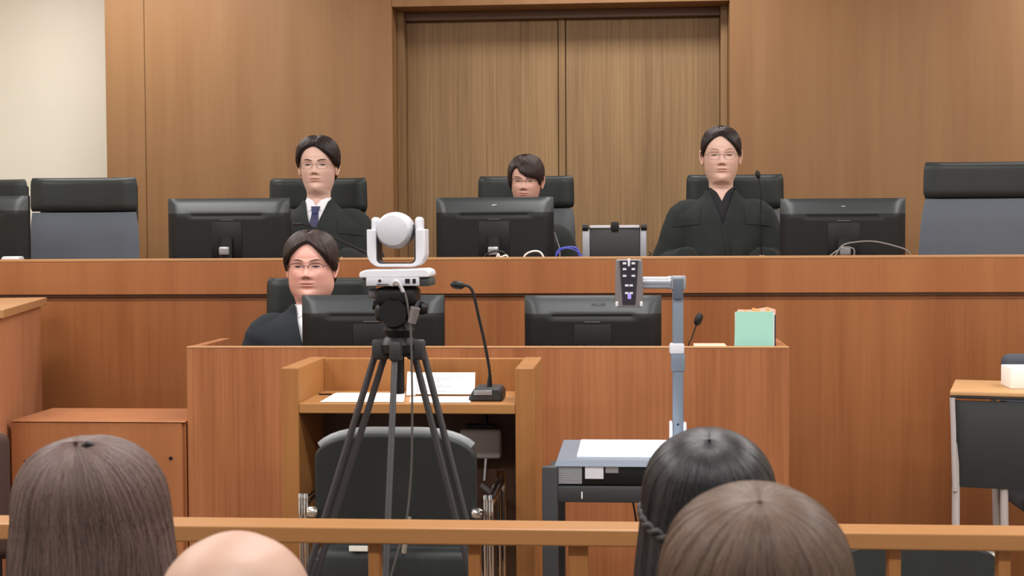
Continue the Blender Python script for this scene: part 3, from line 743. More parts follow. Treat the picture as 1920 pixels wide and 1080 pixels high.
g.build('screw', BLACK, dc)
a = D(1153, 575); b = D(1206, 486); ym = a.y
hw = (b.x-a.x)/2; xc = (a.x+b.x)/2; zl_, zh_ = a.z, b.z
hh = MB().prism([(xc-hw, zl_+.012), (xc-hw+.006, zl_), (xc+hw-.006, zl_), (xc+hw, zl_+.012), (xc+hw-.003, zh_), (xc-hw+.003, zh_)], ym-.05, ym+.03).build('camera_head', TAUPE, dc)
md = hh.modifiers.new('bevel', 'BEVEL'); md.width = .004; md.segments = 2; md.limit_method = 'ANGLE'
MB().prism([(xc-hw+.014, zh_-.003), (xc+hw-.014, zh_-.003), (xc+hw-.022, zl_+.008), (xc-hw+.022, zl_+.008)], ym-.0525, ym-.048).build('control_panel', mat('panel_dark', (44, 38, 48), .3), hh)
for j, z in enumerate((.92, .80, .66, .46, .30)):
    for sx in (-1, 1):
        MB().cbox((xc+sx*(.012 if j < 3 else .006), ym-.054, zl_+(zh_-zl_)*z), (.010, .003, .006), .0012).build('button', WHITEP, hh)
MB().cbox((xc, ym-.054, zl_+(zh_-zl_)*.94), (.007, .004, .022), .002).build('lever', WHITEP, hh)
MB().cbox((xc+.001, ym-.0545, zl_+(zh_-zl_)*.24), (.010, .002, .016), .001).build('display', LEDB, hh)
for sx in (-1, 1): MB().cbox((xc+sx*(hw-.006), ym-.051, zl_+.010), (.008, .006, .014), .002).build('end_cap', WHITEP, hh)
MB().tube([(.33*.5, .39, hb), (.35*.5, .40, -.03), (.40*.5, .40, -.18)], .003, 6).build('power_cable', BLKCAB, dc)

# ================================================================== RIGHT SIDE TABLE
RY = 5.05; k = RY/FPX
rz_ = WZ(1850, 735, RY); rx = WX(1781, 725, RY)
RBY = RY*(rz_-CH)/(WZ(1793, 708, RY)-CH); rrot = -math.atan2(WX(1793, 708, RBY)-rx, RBY-RY)
tt = thing('folding_table', 'beech-topped table with black modesty panel and pale metal legs at right', 'table', (rx, RY, 0), rrot)
MB().box((0, 0, rz_-.012), (1.3, .40, rz_+.004), .004).build('tabletop', TABLETOP, tt)
MB().box((0.002, .004, rz_-.022), (1.3, .40, rz_-.0125), .002).build('edge_frame', DKGREY, tt)
MB().box((.006, .010, WZ(1850, 914, RY)), (1.28, .022, rz_-.03), .002).build('modesty_panel', PANELBLK, tt)
LEGM = mat('pale_leg_metal', (196, 190, 190), .35, metal=.3)
MB().tube([(.008, .0, rz_-.02), (.012, -.0, WZ(1790, 800, RY)), (.018, .0, WZ(1790, 920, RY))], .009, 10).build('panel_bracket', LEGM, tt)
for a, b in (((.015, .03), (.012, -.01)), ((.13, .37), (.145, .38)), ((.165, .03), (.175, .03))):
    MB().tube([(a[0]+.005, a[1], rz_-.03), (b[0]+.01, b[1], .001)], .0135, 12).build('leg', LEGM, tt)
MB().tube([(1.24, .03, rz_-.03), (1.24, .03, .001)], .0135, 12).tube([(1.24, .37, rz_-.03), (1.24, .37, .001)], .0135, 12).build('far_leg', LEGM, tt)
p = W(1897, 728, RY+.05)
tag(MB().box((p.x, RY+.06, rz_+.0045), (p.x+.25, RY+.20, WZ(1910, 690, RY+.06)), .003).build('document_box', PAPER), 'white box of documents on the table at the right edge', 'box')
p = W(1886, 705, RY+.45)
rc = thing('office_chair', 'dark blue-grey chair back just showing behind the table at the right edge', 'chair', (p.x+.2, RY+.52, 0))
zc_ = WZ(1910, 664, RY+.5)
BG = mat('blue_grey_cloth', (70, 74, 84), .85)
MB().box((-.2, -.03, .55), (.2, .03, zc_), .05, seg=5).build('backrest', BG, rc)
MB().box((-.22, -.40, .42), (.22, .02, .49), .03, seg=4).build('seat', BG, rc)
MB().tube([(0, -.2, .03), (0, -.2, .42)], .025).tube([(0, .0, .30), (0, .03, .6)], .012).build('pedestal', BLACK, rc)
m = MB()
for i in range(5): a = 2*PI*i/5; m.tube([(0, -.2, .05), (.25*math.cos(a), -.2+.25*math.sin(a), .02)], .016)
m.build('star_base', BLACK, rc)

# ================================================================== PUBLIC GALLERY RAIL
RLY = 3.05
zr = WZ(800, 990, RLY)
rl = thing('gallery_rail', 'light wooden bar rail with square posts between public seats and court', 'railing', (0, RLY, 0))
MB().box((XL+.01, 0, zr-.036), (XR-.01, .095, zr), .004, seg=3).build('top_rail', W_RAIL, rl, 0)
posts = [310-197*i for i in range(1, 8)][::-1]+[310, 505, 701, 889, 1084, 1281, 1478, 1678, 1884]+[1884+200*i for i in range(1, 6)]
for pxx in posts:
    xx = WX(pxx, 1050, RLY+.03); w = .021 if pxx == 1084 else .0125
    if XL < xx-.03 and xx+.03 < XR: MB().box((xx-w, .03, .04), (xx+w, .065, zr-.036), .002).build('post', W_POST, rl, 0)
MB().box((XL+.01, .01, .0), (XR-.01, .085, .04), .003).build('bottom_rail', W_POST, rl, 0)

# low black chair behind the rail at right
q = W(1722, 1060, 3.75)
lc = thing('stacking_chair', 'low black chair with curved chrome frame behind the rail at right', 'chair', (q.x, 3.75, 0))
zt2 = WZ(1735, 1026, 3.75); k = 3.75/FPX
poly = []
w = 152*k
for i in range(25):
    a = PI*i/24; poly.append((w*math.copysign(abs(math.cos(a))**.45, math.cos(a)), zt2-.10+.10*math.sin(a)**.7))
MB().prism([(-w, zt2-.28)]+[(w, zt2-.28)]+poly, 0, .035).build('backrest', LEATHER, lc)
MB().tube([(u*1.03, .018, v+.004) for u, v in poly]+[(-w*1.03, .018, zt2-.3)], .008, 8).build('back_frame', CHROME, lc)
MB().box((-w+.01, .03, .38), (w-.01, .43, .44), .02, seg=3).build('seat', LEATHER, lc)
for sx in (-1, 1):
    MB().tube([(sx*w, .02, zt2-.28), (sx*w, .04, .0)], .009).build('leg', CHROME, lc)
    MB().tube([(sx*w, .42, .40), (sx*w, .42, .0)], .009).build('leg', CHROME, lc)

# ================================================================== PEOPLE
def pchip(xs, ys):
    """smooth interpolation of a table, xs rising"""
    xs = np.array(xs, float); ys = np.array(ys, float); h = np.diff(xs); d = np.diff(ys)/h
    m = np.zeros(len(xs))
    for i in range(1, len(xs)-1):
        if d[i-1]*d[i] > 0: w1 = 2*h[i]+h[i-1]; w2 = h[i]+2*h[i-1]; m[i] = (w1+w2)/(w1/d[i-1]+w2/d[i])
    m[0] = d[0]; m[-1] = d[-1]
    def f(x):
        x = np.clip(x, xs[0], xs[-1]); i = np.clip(np.searchsorted(xs, x)-1, 0, len(h)-1); t = (x-xs[i])/h[i]
        return ys[i]*(1+2*t)*(1-t)**2+m[i]*h[i]*t*(1-t)**2+ys[i+1]*t*t*(3-2*t)+m[i+1]*h[i]*t*t*(t-1)
    return f
# z above the chin: half width, front, back, roundness of the front
HT = [(-.74, .12, .09, .10, 2.4), (-.70, .165, .115, .12, 2.4), (-.60, .165, .115, .115, 2.4), (-.48, .145, .108, .10, 2.4), (-.35, .150, .108, .10, 2.4), (-.25, .170, .10, .105, 2.4), (-.19, .182, .088, .10, 2.4),
      (-.165, .172, .078, .095, 2.3), (-.145, .145, .068, .09, 2.2), (-.125, .105, .056, .085, 2.1), (-.108, .074, .047, .078, 2), (-.09, .060, .042, .074, 2),
      (-.045, .050, .034, .070, 2), (-.022, .050, .038, .069, 1.9), (-.010, .0505, .056, .068, 1.7), (-.002, .052, .080, .068, 1.45), (.004, .0545, .086, .068, 1.4), (.014, .059, .089, .068, 1.45), (.03, .0645, .087, .070, 1.6), (.05, .0685, .089, .074, 1.8),
      (.075, .0715, .089, .082, 2.0), (.10, .0735, .087, .088, 2.1), (.12, .075, .089, .092, 2.15), (.14, .0755, .090, .094, 2.2), (.165, .073, .084, .093, 2.15), (.185, .066, .072, .086, 2.1),
      (.205, .050, .052, .068, 2), (.217, .030, .031, .043, 2), (.223, .013, .013, .02, 2), (.2245, .001, .001, .001, 2)]
HT = np.array(HT)
_w, _f, _b, _n = [pchip(HT[:, 0], HT[:, i]) for i in (1, 2, 3, 4)]
def g2(x, s): return np.exp(-(x/s)**2/2)
def bodypt(u, z, face=None, off=0.0):
    """u = angle about z, 0 = front (-y), positive towards +x"""
    face = face or {}
    wx = face.get('wide', 1.0); jaw = face.get('jaw', 1.0)
    w = _w(z); f = _f(z); b = _b(z); n = _n(z)
    hk = np.clip((z+.06)/.05, 0, 1); jk = g2(z-.02, .035)
    w = w*(1+(wx-1)*hk)*(1+(jaw-1)*jk*hk)
    s, c = np.sin(u), np.cos(u)
    nn = np.where(c > 0, n, 2.15); d = np.where(c > 0, f, b)
    # polar form of the superellipse
    r = (np.abs(s/np.maximum(w, 1e-4))**nn+np.abs(c/np.maximum(d, 1e-4))**nn)**(-1/nn)
    r = r+off
    x = r*s; y = -r*c
    fr = np.clip(c*3, 0, 1)*hk
    # features, pushed forward
    D = 0
    nz_ = np.interp(z, [.058, .064, .070, .0765, .083, .095, .108, .120, .132], [0, .002, .012, .0195, .0185, .0125, .0075, .003, 0])
    ns = np.interp(z, [.06, .076, .09, .11], [.0145, .0105, .0075, .0075])
    D = D+nz_*g2(x, ns)*face.get('nose', 1)
    for sx in (-1, 1):
        D = D-.0085*g2(x-sx*.030, .0155)*g2(z-.107, .0095)       # socket
        D = D+.0055*g2(x-sx*.031, .0115)*g2(z-.105, .0058)       # lid
        D = D+.0035*g2(x-sx*.028, .017)*g2(z-.124, .0055)        # brow
        D = D+.003*g2(x-sx*.040, .014)*g2(z-.078, .014)*face.get('cheek', 1)
        D = D+.0042*g2(x-sx*.0115, .0045)*g2(z-.072, .005)       # nostril wing
        D = D-.0025*g2(x-sx*.0065, .0028)*g2(z-.0665, .0022)
    D = D+.0045*g2(x, .013)*g2(z-.0515, .0036)+.0050*g2(x, .0115)*g2(z-.0415, .0040)-.0035*g2(x, .014)*g2(z-.0465, .0016)
    D = D-.0035*g2(x, .018)*g2(z-.031, .005)+.003*g2(x, .014)*g2(z-.012, .009)
    y = y-D*fr
    return x, y, z+0*x
def headmesh(face):
    zs = np.concatenate([np.linspace(-.74, -.20, 28), np.linspace(-.19, -.06, 40), np.linspace(-.056, .02, 34), np.arange(.0212, .1275, .0011), np.arange(.128, .199, .002), np.linspace(.20, .2245, 18)])
    k = np.linspace(-1, 1, 180, endpoint=False); us = PI*(np.sign(k)*np.abs(k)**1.3)
    U_, Z_ = np.meshgrid(us, zs); x, y, z = bodypt(U_, Z_, face)
    nr, nc = U_.shape
    P = np.stack([x, y, z], -1).reshape(-1, 3)
    F = [(i*nc+j, i*nc+(j+1) % nc, (i+1)*nc+(j+1) % nc, (i+1)*nc+j) for i in range(nr-1) for j in range(nc)]
    F.append(tuple(range(nc-1, -1, -1))); F.append(tuple((nr-1)*nc+j for j in range(nc)))
    # skin tint: lip colour and flush, plus painted shade in nostrils and mouth line
    T = np.ones((len(P), 3)); X, Y_, Z = P[:, 0], P[:, 1], P[:, 2]; fr = (Y_ < -.04)
    def mixc(wt, c):
        nonlocal T
        wt = (np.clip(wt, 0, 1)*fr)[:, None]; T = T*(1-wt)+np.array(c)*T*wt
    mixc(.7*np.clip(1.25-(X/.0215)**2,0,1)*(g2(Z-.0515, .0032)+g2(Z-.0415, .0036)), (.80, .60, .60))
    mixc(.95*np.clip(1.3-(X/.024)**2,0,1)*g2(Z-.0466, .0013), (.30, .18, .18))
    for sx in (-1, 1):
        mixc(.5*face.get('flush', 0.3)*g2(X-sx*.042, .016)*g2(Z-.075, .018), (.98, .72, .68))
        mixc(.9*g2(X-sx*.0068, .0032)*g2(Z-.0668, .0024), (.35, .22, .2))
    return P, F, T
def euler(rx, ry, rz): return np.array(Euler((rx, ry, rz)).to_matrix())
BODIES = {}
def hand(mb, wrist, d, upv, side, s=1.0):
    """palm and five fingers, d = pointing direction, upv = back of the hand"""
    d = Vector(d).normalized(); upv = Vector(upv); upv = (upv-d*upv.dot(d)).normalized(); sd_ = d.cross(upv)*side
    W0 = Vector(wrist)
    mb.tube([W0, W0+d*.03, W0+d*.07, W0+d*.092], [(.026, .019), (.036, .016), (.042, .014), (.038, .011)], 12, flat=sd_)
    for i, (o, l) in enumerate(((.030, .068), (.010, .078), (-.011, .072), (-.031, .058))):
        b = W0+d*.082+sd_*o
        mb.tube([b, b+d*l*.4+upv*.004, b+d*l*.72-upv*.008, b+d*l*.92-upv*.022], [.0092, .0086, .0078, .0058], 8, sub=3)
    b = W0+d*.02+sd_*.028
    mb.tube([b, b+d*.028+sd_*.022-upv*.006, b+d*.052+sd_*.030-upv*.012, b+d*.068+sd_*.028-upv*.014], [.013, .0115, .010, .0068], 8, sub=3)

class Person:
    def __init__(s, label, chin, floorz, seatz, scale=1.0, yaw=0, pitch=0, roll=0, face=None, skin='skin', neck=0, facing=0, rest=None):
        s.face = face or {}; s.s = scale; s.chin = Vector(chin)
        s.root = thing('person', label, 'person', (chin[0], chin[1], floorz), facing)
        s.off = np.array([0, 0, chin[2]-floorz]); s.R = euler(pitch, roll, yaw); s.neck = neck
        s.seat = (seatz-chin[2])/scale; s.foot = (floorz-chin[2])/scale
        P, F, T = headmesh(s.face); P[:, 2] = s.fit(P[:, 2]); s.P = P
        s.bvh = BVHTree.FromPolygons([tuple(p) for p in P], F)
        mb = MB(); base = len(P)
        ears = MB()
        for sx in (-1, 1):
            if s.face.get('ears', True):
                wx = s.face.get('wide', 1)
                for i in range(1):
                    M = Matrix.Translation((sx*.0775*wx, .004, .098)) @ Matrix.Rotation(sx*-.35, 4, 'Z') @ Matrix.Rotation(-.12, 4, 'X')
                    ring = []
                    for q in range(17):
                        a = 2*PI*q/16
                        ring.append(M @ Vector((sx*(.004+.003*math.sin(a)), .0145*math.cos(a)*(1 if math.sin(a) > -.3 else .75), .029*math.sin(a)-.002)))
                    ears.tube(ring, .0042, 8, cap=False)
                    ears.lathe([(.0, -.002), (.011, -.001), (.012, .001), (.0, .003)], 14, M=M @ Matrix.Rotation(PI/2, 4, 'Y') @ Matrix.Scale(2.0, 4, (1, 0, 0)))
        arms = MB(); s.armpts = []
        for sx in (-1, 1):
            A = s.face.get('arm', {}); sh = Vector((sx*.158, .0, -.185)); el = Vector((sx*(.225 if not facing else .19), -.01, -.41)); wr = Vector((sx*.15, -.22, -.40 if rest is None else (rest+.024-chin[2])/scale))
            s.armpts.append((sx, sh, el, wr))
            arms.tube([sh, sh.lerp(el, .5), el, el.lerp(wr, .4), wr], [.050, .046, .040, .038, .027], 14, sub=4)
            hand(arms, wr+(wr-el).normalized()*-.005, (-sx*.85, -.45, -.04), (0, 0, 1), -sx)
            hp = Vector((sx*.09, .02, s.seat+.075)); kn = Vector((sx*.13, -.37, s.seat+.065)); ft = Vector((sx*.13, -.22, s.foot+.09))
            arms.tube([hp, kn], [.080, .060], 14); arms.tube([kn, kn.lerp(ft, .35), ft], [.058, .055, .036], 14, sub=3)
            arms.tube([ft+Vector((0, .04, -.04)), ft+Vector((0, -.08, -.055)), ft+Vector((0, -.16, -.065))], [(.038, .045), (.042, .032), (.03, .018)], 12, flat=(1, 0, 0))
        allv = np.concatenate([P, np.array([tuple(v) for v in ears.v]).reshape(-1, 3), np.array([tuple(v) for v in arms.v])])
        F = list(F)+[tuple(i+base for i in f) for f in ears.f]+[tuple(i+base+len(ears.v) for i in f) for f in arms.f]
        T = np.concatenate([T, np.tile([1, .93, .9], (len(ears.v), 1)) if len(ears.v) else np.zeros((0, 3)), np.ones((len(arms.v), 3))])
        me = bpy.data.meshes.new('body'); me.from_pydata(s.warp(allv).tolist(), [], F)
        at = me.color_attributes.new('tint', 'FLOAT_COLOR', 'POINT')
        if s.face.get('bald'):
            X = allv; k = np.clip((X[:, 2]-.14)/.05, 0, 1)[:, None]
            m1 = (np.sin(X[:, 0]*61+3)*np.sin(X[:, 1]*48+1)*np.sin(X[:, 2]*30+2)*.5+.5)[:, None]
            T = T*(1-k*.12*m1*np.array([.3, 1, 1.1]))
        at.data.foreach_set('color', np.concatenate([T, np.ones((len(T), 1))], 1).astype(np.float32).ravel())
        me.materials.append(MATS[skin]); me.shade_smooth()
        s.body = bpy.data.objects.new('body', me); COL.objects.link(s.body); s.body.parent = s.root
        # table of the scalp radius about the hair centre
        s.C = np.array([0, .004, .122]); NA, NE = 72, 40
        s.RT = np.zeros((NE, NA))
        for j in range(NE):
            el_ = -PI/2*.98+PI*.98*j/(NE-1)
            for i in range(NA):
                a = -PI+2*PI*i/NA; d = Vector((math.sin(a)*math.cos(el_), -math.cos(a)*math.cos(el_), math.sin(el_)))
                h = s.bvh.ray_cast(Vector(s.C)+d*.5, -d); s.RT[j, i] = min(.135, .5-h[3]) if h[0] is not None else .09
    def fit(s, z):
        return np.where(z < -.3, -.3+(z+.3)*(-.3-s.seat)/.44, z)
    def warp(s, p):
        p = np.array(p, float).reshape(-1, 3); piv = np.array([0, .02, -.05]); w = np.clip((p[:, 2]+.10)/.09, 0, 1); w = w*w*(3-2*w)
        q = (p-piv)@s.R.T+piv; r = p*(1-w[:, None])+q*w[:, None]
        if s.neck:
            q = np.clip((-.015-p[:, 2])/.075, 0, 1); r = r.copy(); r[:, 2] += s.neck*q*q*(3-2*q)
        return r*s.s+s.off
    def mesh(s, name, vs, fs, m, smooth=50, parent=None, raw=False, mis=None):
        mb = MB(); P = np.array([tuple(v) for v in vs]) if raw else s.warp(np.array([tuple(v) for v in vs]))
        mb.v = [tuple(p) for p in P]; mb.f = list(fs); mb.m = mis or [0]*len(fs)
        return mb.build(name, m, parent or s.root, smooth)
    def proj(s, x, z, lift=.0006):
        h = s.bvh.ray_cast(Vector((x, -.3, z)), Vector((0, 1, 0)))
        return Vector((x, (h[0].y if h[0] is not None else -.08)-lift, z))
    def patch(s, name, outline, m, n=14, lift=.0008, parent=None):
        """outline(t) -> (x, zlow, zhigh), t in 0..1"""
        vs = []; fs = []
        for i in range(n+1):
            x, a, b = outline(i/n)
            for q in range(4): vs.append(s.proj(x, a+(b-a)*q/3, lift))
        for i in range(n):
            for q in range(3): k_ = i*4+q; fs.append((k_, k_+4, k_+5, k_+1))
        return s.mesh(name, vs, fs, m, parent=parent)
    def eyes(s, op=.0035, brow=.0045, browz=.1265, browtilt=0., look=0., browm=None, lash=.0030):
        for sx in (-1, 1):
            ex, ez = sx*.031, .1055
            def al(t, k0, k1):
                x = (t-.5)*.027; c = max(0, 1-(2*t-1)**2)**.75
                return ex+x, ez+k0*c-.0006, ez+k1*c+.0002*(1 if k0 == 0 else 0)
            e = s.patch('eye', lambda t: al(t, -op*.45, op*.55), EYEW, lift=.0012)
            def ir(t):
                x = (t-.5)*.0125; return ex+look+x, ez-op*.43, ez+op*.5
            s.patch('iris', ir, EYED, 8, lift=.0017, parent=e)
            def la(t):
                x = (t-.5)*.030; c = max(0, 1-(2*t-1)**2)**.7
                return ex+x, ez+op*.45*c-.0002, ez+op*.45*c+lash*(.5+c*.6)
            s.patch('eyelash', la, LASH, lift=.0019)
            def br(t):
                x = sx*(.012+.036*t); z = browz+.0045*math.sin(t*2.3)-browtilt*t; h = brow*(.65+.5*math.sin(min(1, t*1.4)*PI*.6))*(1-.6*max(0, t-.6)/.4)
                return x, z-h/2, z+h/2
            s.patch('eyebrow', br, browm or BROW, 16, lift=.0014)
    def hpos(s, el, az, off):
        """surface point in direction (elevation, azimuth) plus off"""
        NE, NA = s.RT.shape
        fj = np.clip((el+PI/2*.98)/(PI*.98)*(NE-1), 0, NE-1.001); fi = ((az+PI)/(2*PI)*NA) % NA
        j = fj.astype(int); i = fi.astype(int) % NA; tj = fj-j; ti = fi-np.floor(fi); i2 = (i+1) % NA
        R = (s.RT[j, i]*(1-tj)*(1-ti)+s.RT[j+1, i]*tj*(1-ti)+s.RT[j, i2]*(1-tj)*ti+s.RT[j+1, i2]*tj*ti)+off
        return s.C+np.stack([R*np.sin(az)*np.cos(el), -R*np.cos(az)*np.cos(el), R*np.sin(el)], -1)
    def hair(s, spec, m, shellm, n=3500, pts=18, rad=.0007, seed=1, noshell=False):
        """spec: zend [(deg, z)], part start [(deg, azdeg, eldeg)], thick [(deg, off)], drop, wave"""
        rg = np.random.default_rng(seed)
        zd = np.array(spec['zend'], float); st_ = np.array(spec['start'], float); th = np.array(spec['thick'], float)
        drop = spec.get('drop', 0); flare = spec.get('flare', 0); wave = spec.get('wave', 0); cur = spec.get('tuck', 0)
        def path(phi, t, off, offk=1.0, jit=0):
            deg = np.degrees(phi)
            ze = np.interp(deg, zd[:, 0], zd[:, 1])
            sa = np.radians(np.interp(deg, st_[:, 0], st_[:, 1])); se = np.radians(np.interp(deg, st_[:, 0], st_[:, 2]))
            T_ = np.interp(deg, th[:, 0], th[:, 1])
            # end direction: where the scalp at azimuth phi reaches height ze
            rr = .088; ee = np.arctan2(ze-s.C[2], rr)
            def dv_(a, e): return np.stack([np.sin(a)*np.cos(e), -np.cos(a)*np.cos(e), np.sin(e)], -1)
            A = dv_(sa, se); B = dv_(phi, ee); om = np.arccos(np.clip((A*B).sum(-1), -1, 1))[..., None]+1e-6
            tt = np.minimum(t, 1)[..., None]
            Dr = (np.sin((1-tt)*om)*A+np.sin(tt*om)*B)/np.sin(om); Dr /= np.linalg.norm(Dr, axis=-1, keepdims=True)
            el = np.arcsin(np.clip(Dr[..., 2], -1, 1)); az = np.arctan2(Dr[..., 0], -Dr[..., 1])
            prof = spec.get('prof', [(0, .55 if not drop else .93), (.15, .85 if not drop else 1), (.5, 1), (.85, .9), (1, .55 if not drop else 1)])
            pf = np.array(prof); K = np.interp(t, pf[:, 0], pf[:, 1])
            P = s.hpos(el, az, T_*K*offk+off)
            if drop:
                e = np.maximum(t-1, 0)
                dl = np.interp(deg, *np.array(spec.get('dropl', [(-180, drop), (180, drop)]), float).T)
                nrm = P-s.C; nrm[..., 2] = 0; nrm /= np.linalg.norm(nrm, axis=-1, keepdims=True)+1e-9
                fl = np.interp(e, [0, .3, .6, 1], spec.get('flarep', [0, .0, .0, 0]))
                P = P+nrm*fl[..., None]; P[..., 2] -= e*dl
                w_ = wave*np.minimum(e*2, 1)
                P[..., 0] += w_*np.sin(e*spec.get('wf', 9)+phi*5+jit); P[..., 1] += w_*.6*np.sin(e*spec.get('wf', 9)*.9+phi*7+1+jit)
            return P
        tmax = 2.0 if drop else 1.0
        a0, a1 = np.radians(spec.get('range', (-180, 180)))
        # shell under the strands
        nu, nv = 120, 50 if drop else 26
        ph = np.linspace(a0, a1, nu+1); tv = np.linspace(0, tmax, nv+1)
        PH_, TV = np.meshgrid(ph, tv)
        P = path(PH_, TV, -.001, .78).reshape(-1, 3)
        F = [(j*(nu+1)+i, j*(nu+1)+i+1, (j+1)*(nu+1)+i+1, (j+1)*(nu+1)+i) for j in range(nv) for i in range(nu)]
        hs = s.mesh('hair', P, F, shellm, 0)
        hs.data.shade_smooth()
        # strands
        phi = rg.uniform(a0, a1, n)[:, None]; cl = rg.integers(0, spec.get('clumps', 120), n)
        cphi = rg.uniform(a0, a1, spec.get('clumps', 120))
        near = cphi[np.argmin(np.abs(phi-cphi[None, :]), 1)][:, None]
        t0 = rg.uniform(0, .5 if not drop else .3, n)[:, None]**1.5*.9; t1 = (rg.uniform(.86, 1.03, n)[:, None] if not drop else tmax*rg.uniform(.86, 1.0, n)[:, None])
        tt = t0+(t1-t0)*np.linspace(0, 1, pts)[None, :]
        ck_ = spec.get('clump', .35)*np.clip(tt/tmax*1.3, 0, 1)
        pp = phi*(1-ck_)+near*ck_+rg.normal(0, spec.get('mess', .03), (n, 1))*np.sin(tt*3+rg.uniform(0, 6, (n, 1)))
        pp = np.clip(pp, a0, a1)
        cz = np.sin(near*37)*.5
        of = rg.uniform(-.0015, .0022, (n, 1))+cz*spec.get('clumph', .002)*np.clip(tt, 0, 1)
        P = path(pp, tt, of, 1.0, rg.normal(0, .35, (n, 1)))
        P = s.warp(P.reshape(-1, 3))
        hc = bpy.data.hair_curves.new('hair_strands'); hc.add_curves([pts]*n)
        hc.points.foreach_set('position', P.astype(np.float32).ravel())
        taper = np.tile(np.interp(np.linspace(0, 1, pts), [0, .1, .8, 1], [.6, 1, .9, .25]), n)*rad*s.s
        at = hc.attributes.get('radius') or hc.attributes.new('radius', 'FLOAT', 'POINT'); at.data.foreach_set('value', taper.astype(np.float32))
        hc.materials.append(m); o = bpy.data.objects.new('hair_strands', hc); COL.objects.link(o); o.parent = hs
        o['kind'] = 'stuff'
        return hs
    def glasses(s, m, rim='full', w=.0225, h=.0145, r=.0011, z=.103, y=None, col=None):
        g = MB(); y = y or s.proj(0, z).y-.001
        y = min(y, -.098)
        for sx in (-1, 1):
            c = (sx*.033, y+.002, z); ring = []
            for i in range(25):
                a = 2*PI*i/24; X = math.copysign(abs(math.cos(a))**.7, math.cos(a))*w; Z = math.copysign(abs(math.sin(a))**.75, math.sin(a))*h
                if rim == 'half' and math.sin(a) < -.15: continue
                ring.append(Vector((c[0]+X, c[1]+abs(c[0]+X)**2*1.6, c[2]+Z)))
            if rim == 'half': ring = sorted(ring, key=lambda q: q.x); ring = [q for q in ring]
            g.tube(ring, r, 8)
            e = Vector((c[0]+sx*w, c[1]+(abs(c[0])+w)**2*1.6, z+h*.4))
            g.tube([e, Vector((sx*.070*s.face.get('wide', 1), y+.022, z+h*.4)), Vector((sx*.079*s.face.get('wide', 1), -.01, z+.006))], r, 8)
        g.tube([Vector((-.0105, y+.002, z+.004)), Vector((0, y-.001, z+.007)), Vector((.0105, y+.002, z+.004))], r, 8, sub=4)
        return s.mesh('glasses', g.v, g.f, m)
    def garment(s, name, m, off=.018, vcuts=(), sleeves=True, top=-.085, bottom=-.70, flare=.03, vox=.0065, shoulder=.0, folds=.003, sl=.012, cuff=1.0, parent=None):
        zs = np.concatenate([np.linspace(bottom, -.2, 20), np.linspace(-.19, top, 18)])
        us = np.linspace(-PI, PI, 64, endpoint=False); vs = []; fs = []
        for z in zs:
            o_ = off*np.interp(z, [-.19, -.12, top], [1, .8, .35])+flare*np.clip((-.25-z)/.4, 0, 1)
            x, y, zz = bodypt(us, z+0*us, None, o_)
            x = x*(1+shoulder*g2(z+.165, .04))
            vs += [tuple(q) for q in np.stack([x, y, s.fit(zz)], -1)]
        n = len(us)
        for i in range(len(zs)-1):
            for j in range(n): fs.append((i*n+j, i*n+(j+1) % n, (i+1)*n+(j+1) % n, (i+1)*n+j))
        fs.append(tuple(range(n-1, -1, -1))); fs.append(tuple((len(zs)-1)*n+j for j in range(n)))
        g = MB().add(vs, fs)
        if sleeves:
            for sx, sh, el, wr in s.armpts:
                e2 = el+Vector((sx*.01, 0, 0))
                g.tube([sh+Vector((-sx*.05, 0, .012)), sh, sh.lerp(e2, .5), e2, e2.lerp(wr, .5), wr], [.055+sl*.6, .057+sl, .056+sl*1.3, .055+sl*1.4*cuff, .05+sl*1.6*cuff, .042+sl*1.8*cuff], 20, sub=4)
        tmp = g.build('tmp', m, None, 0)
        md = tmp.modifiers.new('r', 'REMESH'); md.mode = 'VOXEL'; md.voxel_size = vox; md.use_smooth_shade = True
        sm = tmp.modifiers.new('s', 'SMOOTH'); sm.factor = .5; sm.iterations = 6
        dg = bpy.context.evaluated_depsgraph_get(); me = bpy.data.meshes.new_from_object(tmp.evaluated_get(dg)); bpy.data.objects.remove(tmp)
        bm = bmesh.new(); bm.from_mesh(me)
        for (za, kx) in vcuts:
            for sx in (-1, 1):
                nrm = Vector((sx*1.0, 0, -kx)).normalized()
                bmesh.ops.bisect_plane(bm, geom=bm.verts[:]+bm.edges[:]+bm.faces[:], plane_co=(0, 0, za), plane_no=nrm)
            dl = []
            for f in bm.faces:
                c = f.calc_center_median()
                if c.y < .0 and c.z > za and abs(c.x) < (c.z-za)*kx: dl.append(f)
            bmesh.ops.delete(bm, geom=dl, context='FACES')
        bm.to_mesh(me); bm.free()
        N = len(me.vertices); co = np.zeros(N*3); me.vertices.foreach_get('co', co); co = co.reshape(-1, 3)
        no = np.zeros(N*3); me.vertices.foreach_get('normal', no); no = no.reshape(-1, 3)
        X, Y_, Z = co.T
        fo = np.sin(X*55+3*np.sin(Z*9)+s.chin[0]*9)*.5+np.sin(X*95+Z*22+2*np.sin(Y_*30))*.3+np.sin(Z*60+X*40)*.25
        amp = folds*np.clip((-.13-Z)/.12, .1, 1.3)
        co = co+no*(fo*amp)[:, None]
        co = s.warp(co); me.vertices.foreach_set('co', co.ravel()); me.materials.clear(); me.materials.append(m); me.shade_smooth(); me.update()
        me.name = name
        o = bpy.data.objects.new(name, me); COL.objects.link(o); o.parent = parent or s.root
        s.gb = BVHTree.FromPolygons([tuple(v) for v in co], [tuple(p.vertices) for p in me.polygons])
        return o
